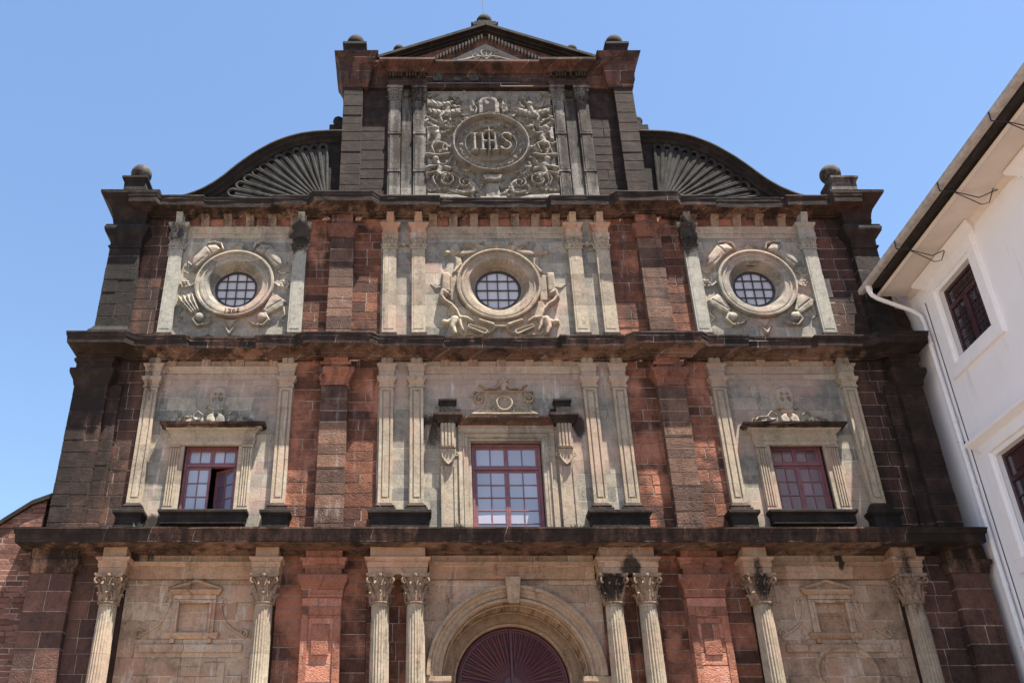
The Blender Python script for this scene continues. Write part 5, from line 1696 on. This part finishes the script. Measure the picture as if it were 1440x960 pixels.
# ================================================================== WHITE BUILDING
wb = thing('white_house', 'white limewashed house with maroon barred windows, eaves gutter and downpipe', 'house')
XW = 11.46
WIN = [(-3.12, -1.56, 13.36, 15.3), (-4.05, -1.72, 8.3, 10.6), (-7.85, -6.3, 13.36, 15.3), (-8.9, -6.5, 8.3, 10.6), (-3.9, -1.9, 3.6, 5.8), (-8.7, -6.7, 3.6, 5.8)]
def cells_x(mb, y0, y1, z0, z1, xa, xb, holes):
    ys = sorted({y0, y1, *[h[0] for h in holes], *[h[1] for h in holes]}); zs = sorted({z0, z1, *[h[2] for h in holes], *[h[3] for h in holes]})
    for a, b in zip(ys, ys[1:]):
        for c_, d in zip(zs, zs[1:]):
            my, mz = (a + b) / 2, (c_ + d) / 2
            if any(h[0] < my < h[1] and h[2] < mz < h[3] for h in holes): continue
            mb.box(xa, xb, -b, -a, c_, d)
mb = MB(); cells_x(mb, -24, 3.0, 0, 16.3, XW, XW + .5, WIN); mb.box(XW + .003, XW + .497, -3.0, -.32 + .6, 16.29, 17.0); mb.box(XW + .003, XW + .497, .32, 24, 16.29, 16.72)
mb.box(XW + .01, 22, -3.0, -2.6, 0, 16.3); mb.box(XW + .01, 22, 23.6, 24, 0, 16.3); mb.box(21.6, 22, -2.6, 23.6, 0, 16.3)
mb.build('wall', 'white', wb)
for i, (y0, y1, z0, z1) in enumerate(WIN):
    mb = MB()
    q = .22
    # frame of plaster: two stepped bands
    for (e0, e1, px) in ((0.0, .13, .03), (.12, .42, .09)):
        xa, xb = XW - px, XW + .02
        mb.box(xa, xb, -(y1 + e1), -(y1 + e0), z0 - e0, z1 + e0); mb.box(xa, xb, -(y0 - e0), -(y0 - e1), z0 - e0, z1 + e0)
        mb.box(xa + .001, xb, -(y1 + e1), -(y0 - e1), z1 + e0, z1 + e1); mb.box(xa + .001, xb, -(y1 + e1), -(y0 - e1), z0 - e1, z0 - e0)
    w = mb.build('window', 'whitetrim', wb, bevel=.012)
    mb = MB()
    zh = z1 + .38 if i in (0, 2) else z1 + .3
    ya, yb = y0 - .55, y1 + .55
    P = [(XW + .02, ya), (XW + .02, yb)]
    prof = [(0, zh), (.04, zh), (.08, zh + .08), (.2, zh + .16), (.26, zh + .2), (.27, zh + .28), (.0, zh + .32)]
    vs = []
    for yy, k in ((ya, -1), (yb, 1)):
        for p, z_ in prof: vs.append((XW + .01 - p, yy + k * p * .6, z_))
    n = len(prof)
    mb.add(vs, [(j, (j + 1) % n, (j + 1) % n + n, j + n) for j in range(n)] + [tuple(range(n)), tuple(reversed(range(n, 2 * n)))])
    mb.build('hood', 'whitetrim', w)
    mb = MB(); xg = XW + .12
    ym = (y0 + y1) / 2
    def bxx(y0_, y1_, z0_, z1_, x0_=0, x1_=.06): mb.box(xg + x0_, xg + x1_, -y1_, -y0_, z0_, z1_)
    bxx(y0, y0 + .09, z0, z1); bxx(y1 - .09, y1, z0, z1); bxx(y0 + .09, y1 - .09, z1 - .09, z1); bxx(y0 + .09, y1 - .09, z0, z0 + .09)
    zt_ = z0 + (z1 - z0) * .72
    bxx(y0 + .09, y1 - .09, zt_ - .06, zt_ + .06, -.01); bxx(ym - .09, ym + .09, z0 + .09, zt_ - .06, -.02)
    bxx(y0 + .3, y1 - .3, zt_ + .14, z1 - .16, .02, .05)
    for k in range(1, 4):
        zz = z0 + .09 + (zt_ - z0 - .15) * k / 4
        bxx(y0 + .09, ym - .09, zz - .014, zz + .014, .01, .05); bxx(ym + .09, y1 - .09, zz - .014, zz + .014, .01, .05)
    bxx((y0 + ym) / 2 - .012, (y0 + ym) / 2 + .012, z0 + .09, zt_ - .06, .012, .052); bxx((y1 + ym) / 2 - .012, (y1 + ym) / 2 + .012, z0 + .09, zt_ - .06, .012, .052)
    mb.build('casement', 'framed', w, bevel=.006)
    mb = MB()
    for a in range(4):
        for b in range(5):
            ya_, yb_ = y0 + .05 + (y1 - y0 - .1) * a / 4, y0 + .05 + (y1 - y0 - .1) * (a + 1) / 4
            za_, zb_ = z0 + .05 + (z1 - z0 - .1) * b / 5, z0 + .05 + (z1 - z0 - .1) * (b + 1) / 5
            mb.add([(xg + .045, ya_, za_), (xg + .045, yb_, za_), (xg + .045, yb_, zb_), (xg + .045, ya_, zb_)], [(0, 1, 2, 3)], tint=random.random() ** 2)
    mb.build('pane', 'glassb', w)
    if i in (0, 2):
        mb = MB()
        for k in range(1, 6):
            yy = y0 + (y1 - y0) * k / 6; mb.tube([(XW + .13, yy, z0), (XW + .13, yy, z1)], .009, 5)
        for k in range(1, 7):
            zz = z0 + (z1 - z0) * k / 7; mb.tube([(XW + .12, y0, zz), (XW + .12, y1, zz)], .009, 5)
        mb.build('grille', 'iron', w)
# roof with tiles, soffit, gutter
mb = MB()
y0, y1 = -24.4, -.3
sl = .52
for k in range(22):
    x0 = 10.3 + k * .4; zz = 16.22 + (x0 - 10.3) * sl
    mb.add([(x0, y0, zz), (x0 + .46, y0, zz + .46 * sl - .03), (x0 + .46, y1, zz + .46 * sl - .03), (x0, y1, zz), (x0, y0, zz + .05), (x0 + .46, y0, zz + .46 * sl + .02), (x0 + .46, y1, zz + .46 * sl + .02), (x0, y1, zz + .05)],
           [(3, 2, 1, 0), (4, 5, 6, 7), (0, 1, 5, 4), (1, 2, 6, 5), (2, 3, 7, 6), (3, 0, 4, 7)])
nt_ = int((y1 - y0) / .26)
for j in range(nt_):
    yy = y0 + .13 + j * .26
    mb.tube([(10.28, yy, 16.27), (19.1, yy, 16.27 + 8.8 * sl)], .075, 6)
mb.build('roof', 'tile', wb)
mb = MB()
vs = []
pr = [(XW + .03, 15.86), (XW - .03, 15.9), (XW - .12, 15.99), (10.62, 15.97), (10.55, 15.94), (10.53, 16.04), (XW - .3, 16.12), (XW + .03, 16.2)]
n = len(pr)
mb.add([(x, y0, z_) for x, z_ in pr] + [(x, -.3, z_) for x, z_ in pr], [(j, (j + 1) % n, (j + 1) % n + n, j + n) for j in range(n)] + [tuple(range(n)), tuple(reversed(range(n, 2 * n)))])
mb.build('soffit', 'soffit', wb)
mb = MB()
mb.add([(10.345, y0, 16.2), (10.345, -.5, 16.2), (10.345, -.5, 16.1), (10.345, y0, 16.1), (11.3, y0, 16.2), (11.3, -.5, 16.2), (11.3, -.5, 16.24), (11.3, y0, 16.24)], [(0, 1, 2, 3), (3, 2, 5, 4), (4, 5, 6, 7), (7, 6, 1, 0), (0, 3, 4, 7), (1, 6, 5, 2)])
mb.build('eaves_shade_board', 'shade_timber', wb)  # dark board added to paint the shaded gap between gutter and soffit
mb = MB()
pr = [(10.25, 16.24), (10.25, 16.12), (10.23, 16.08), (10.12, 16.08), (10.08, 16.1), (10.06, 16.22), (10.085, 16.22), (10.1, 16.12), (10.13, 16.1), (10.22, 16.1), (10.23, 16.13), (10.23, 16.24)]
n = len(pr)
mb.add([(x, y0, z_) for x, z_ in pr] + [(x, -.22, z_) for x, z_ in pr], [(j, (j + 1) % n, (j + 1) % n + n, j + n) for j in range(n)] + [tuple(range(n)), tuple(reversed(range(n, 2 * n)))])
mb.box(10.075, 10.245, .21, .235, 16.085, 16.23)
gt = mb.build('gutter', 'gutter', wb)
for yy in (-2.6, -4.95, -7.3, -9.6):
    mb = MB()
    mb.tube([(10.06, yy, 16.2), (10.05, yy, 15.95), (10.33, yy, 15.93)], .018, 5)
    mb.tube([(10.33, yy, 15.94), (10.9, yy - .03, 15.72), (11.4, yy - .05, 15.95)], .013, 5)
    mb.tube([(10.33, yy, 15.94), (11.0, yy + .1, 15.62), (11.12, yy, 15.6), (11.3, yy - .05, 15.98)], .012, 5)
    mb.build('bracket', 'iron', gt)
mb = MB()
mb.lathe([(.08, .08), (.08, -.06), (.05, -.16)], (10.17, -.62, 16.03), 14)
sx_ = XW - .1
mb.tube([(10.17, -.62, 15.9), (10.2, -.62, 15.82), (10.34, -.62, 15.7), (sx_ - .25, -.66, 15.3), (sx_ - .03, -.68, 15.1), (sx_, -.68, 14.9), (sx_, -.7, .1)], .062, 14)
for z_ in (14.2, 12.0, 10.2, 7.8, 5.6, 3.0): mb.lathe([(.062, -.05), (.073, -.05), (.073, .05), (.062, .05)], (sx_, -.69, z_), 14)
mb.build('downpipe', 'pipe', wb, smooth=True)
mb = MB()
for z_ in (11.4, 6.4): mb.box(XW - .16, XW + .01, .66, .7, z_ - .02, z_ + .02)
mb.tube([(XW - .012, -.86, 15.4), (XW - .012, -.88, .2)], .011, 5)
mb.build('cable', 'iron', wb)

# ================================================================== weeds on ledges
def weed(x, p, z, h, label, seed, n=26):
    r = random.Random(seed)
    mb = MB()
    for i in range(n):
        a = r.uniform(0, 6.28); l = h * r.uniform(.4, 1.0); sp_ = r.uniform(.1, .5) * l
        bx, by = r.uniform(-.12, .12), r.uniform(-.04, .04)
        w = r.uniform(.012, .03)
        tx, ty = bx + sp_ * math.cos(a), by + sp_ * math.sin(a) * .5
        mb.add([(bx - w, by, 0), (bx + w, by, 0), (bx * .5 + tx * .5 + w, by * .5 + ty * .5, l * .6), (tx, ty, l), (bx * .5 + tx * .5 - w, by * .5 + ty * .5, l * .6)], [(0, 1, 2, 3, 4)])
    o = mb.build('weed', 'leaf'); o.location = (x, -p, z)
    o['label'] = label; o['category'] = 'plant'; o['group'] = 'weeds growing on the ledges'
weed(-1.22, .45, 9.12, .3, 'dark weed tuft on the ledge at the left foot of the central window', 1)
weed(1.62, .45, 9.12, .26, 'dark weed tuft on the ledge at the right foot of the central window', 2)
weed(-1.62, .3, 24.18, .42, 'spiky dark weed on the gable ledge, the tallest and leftmost of the three', 3, 34)
weed(-.98, .3, 24.18, .25, 'low dark weed on the gable ledge, the middle one of the three', 4)
weed(-.45, .3, 24.18, .38, 'thin dark weed on the gable ledge nearest the apex', 5)
weed(-8.95, .45, 9.12, .3, 'dark weed tuft between the left window sill and its left pedestal', 6)
weed(-8.35, .3, 12.15, .16, 'dry weed on the hood of the left side window', 7)
weed(7.9, .3, 12.18, .14, 'dry weed on the hood of the right side window', 8)
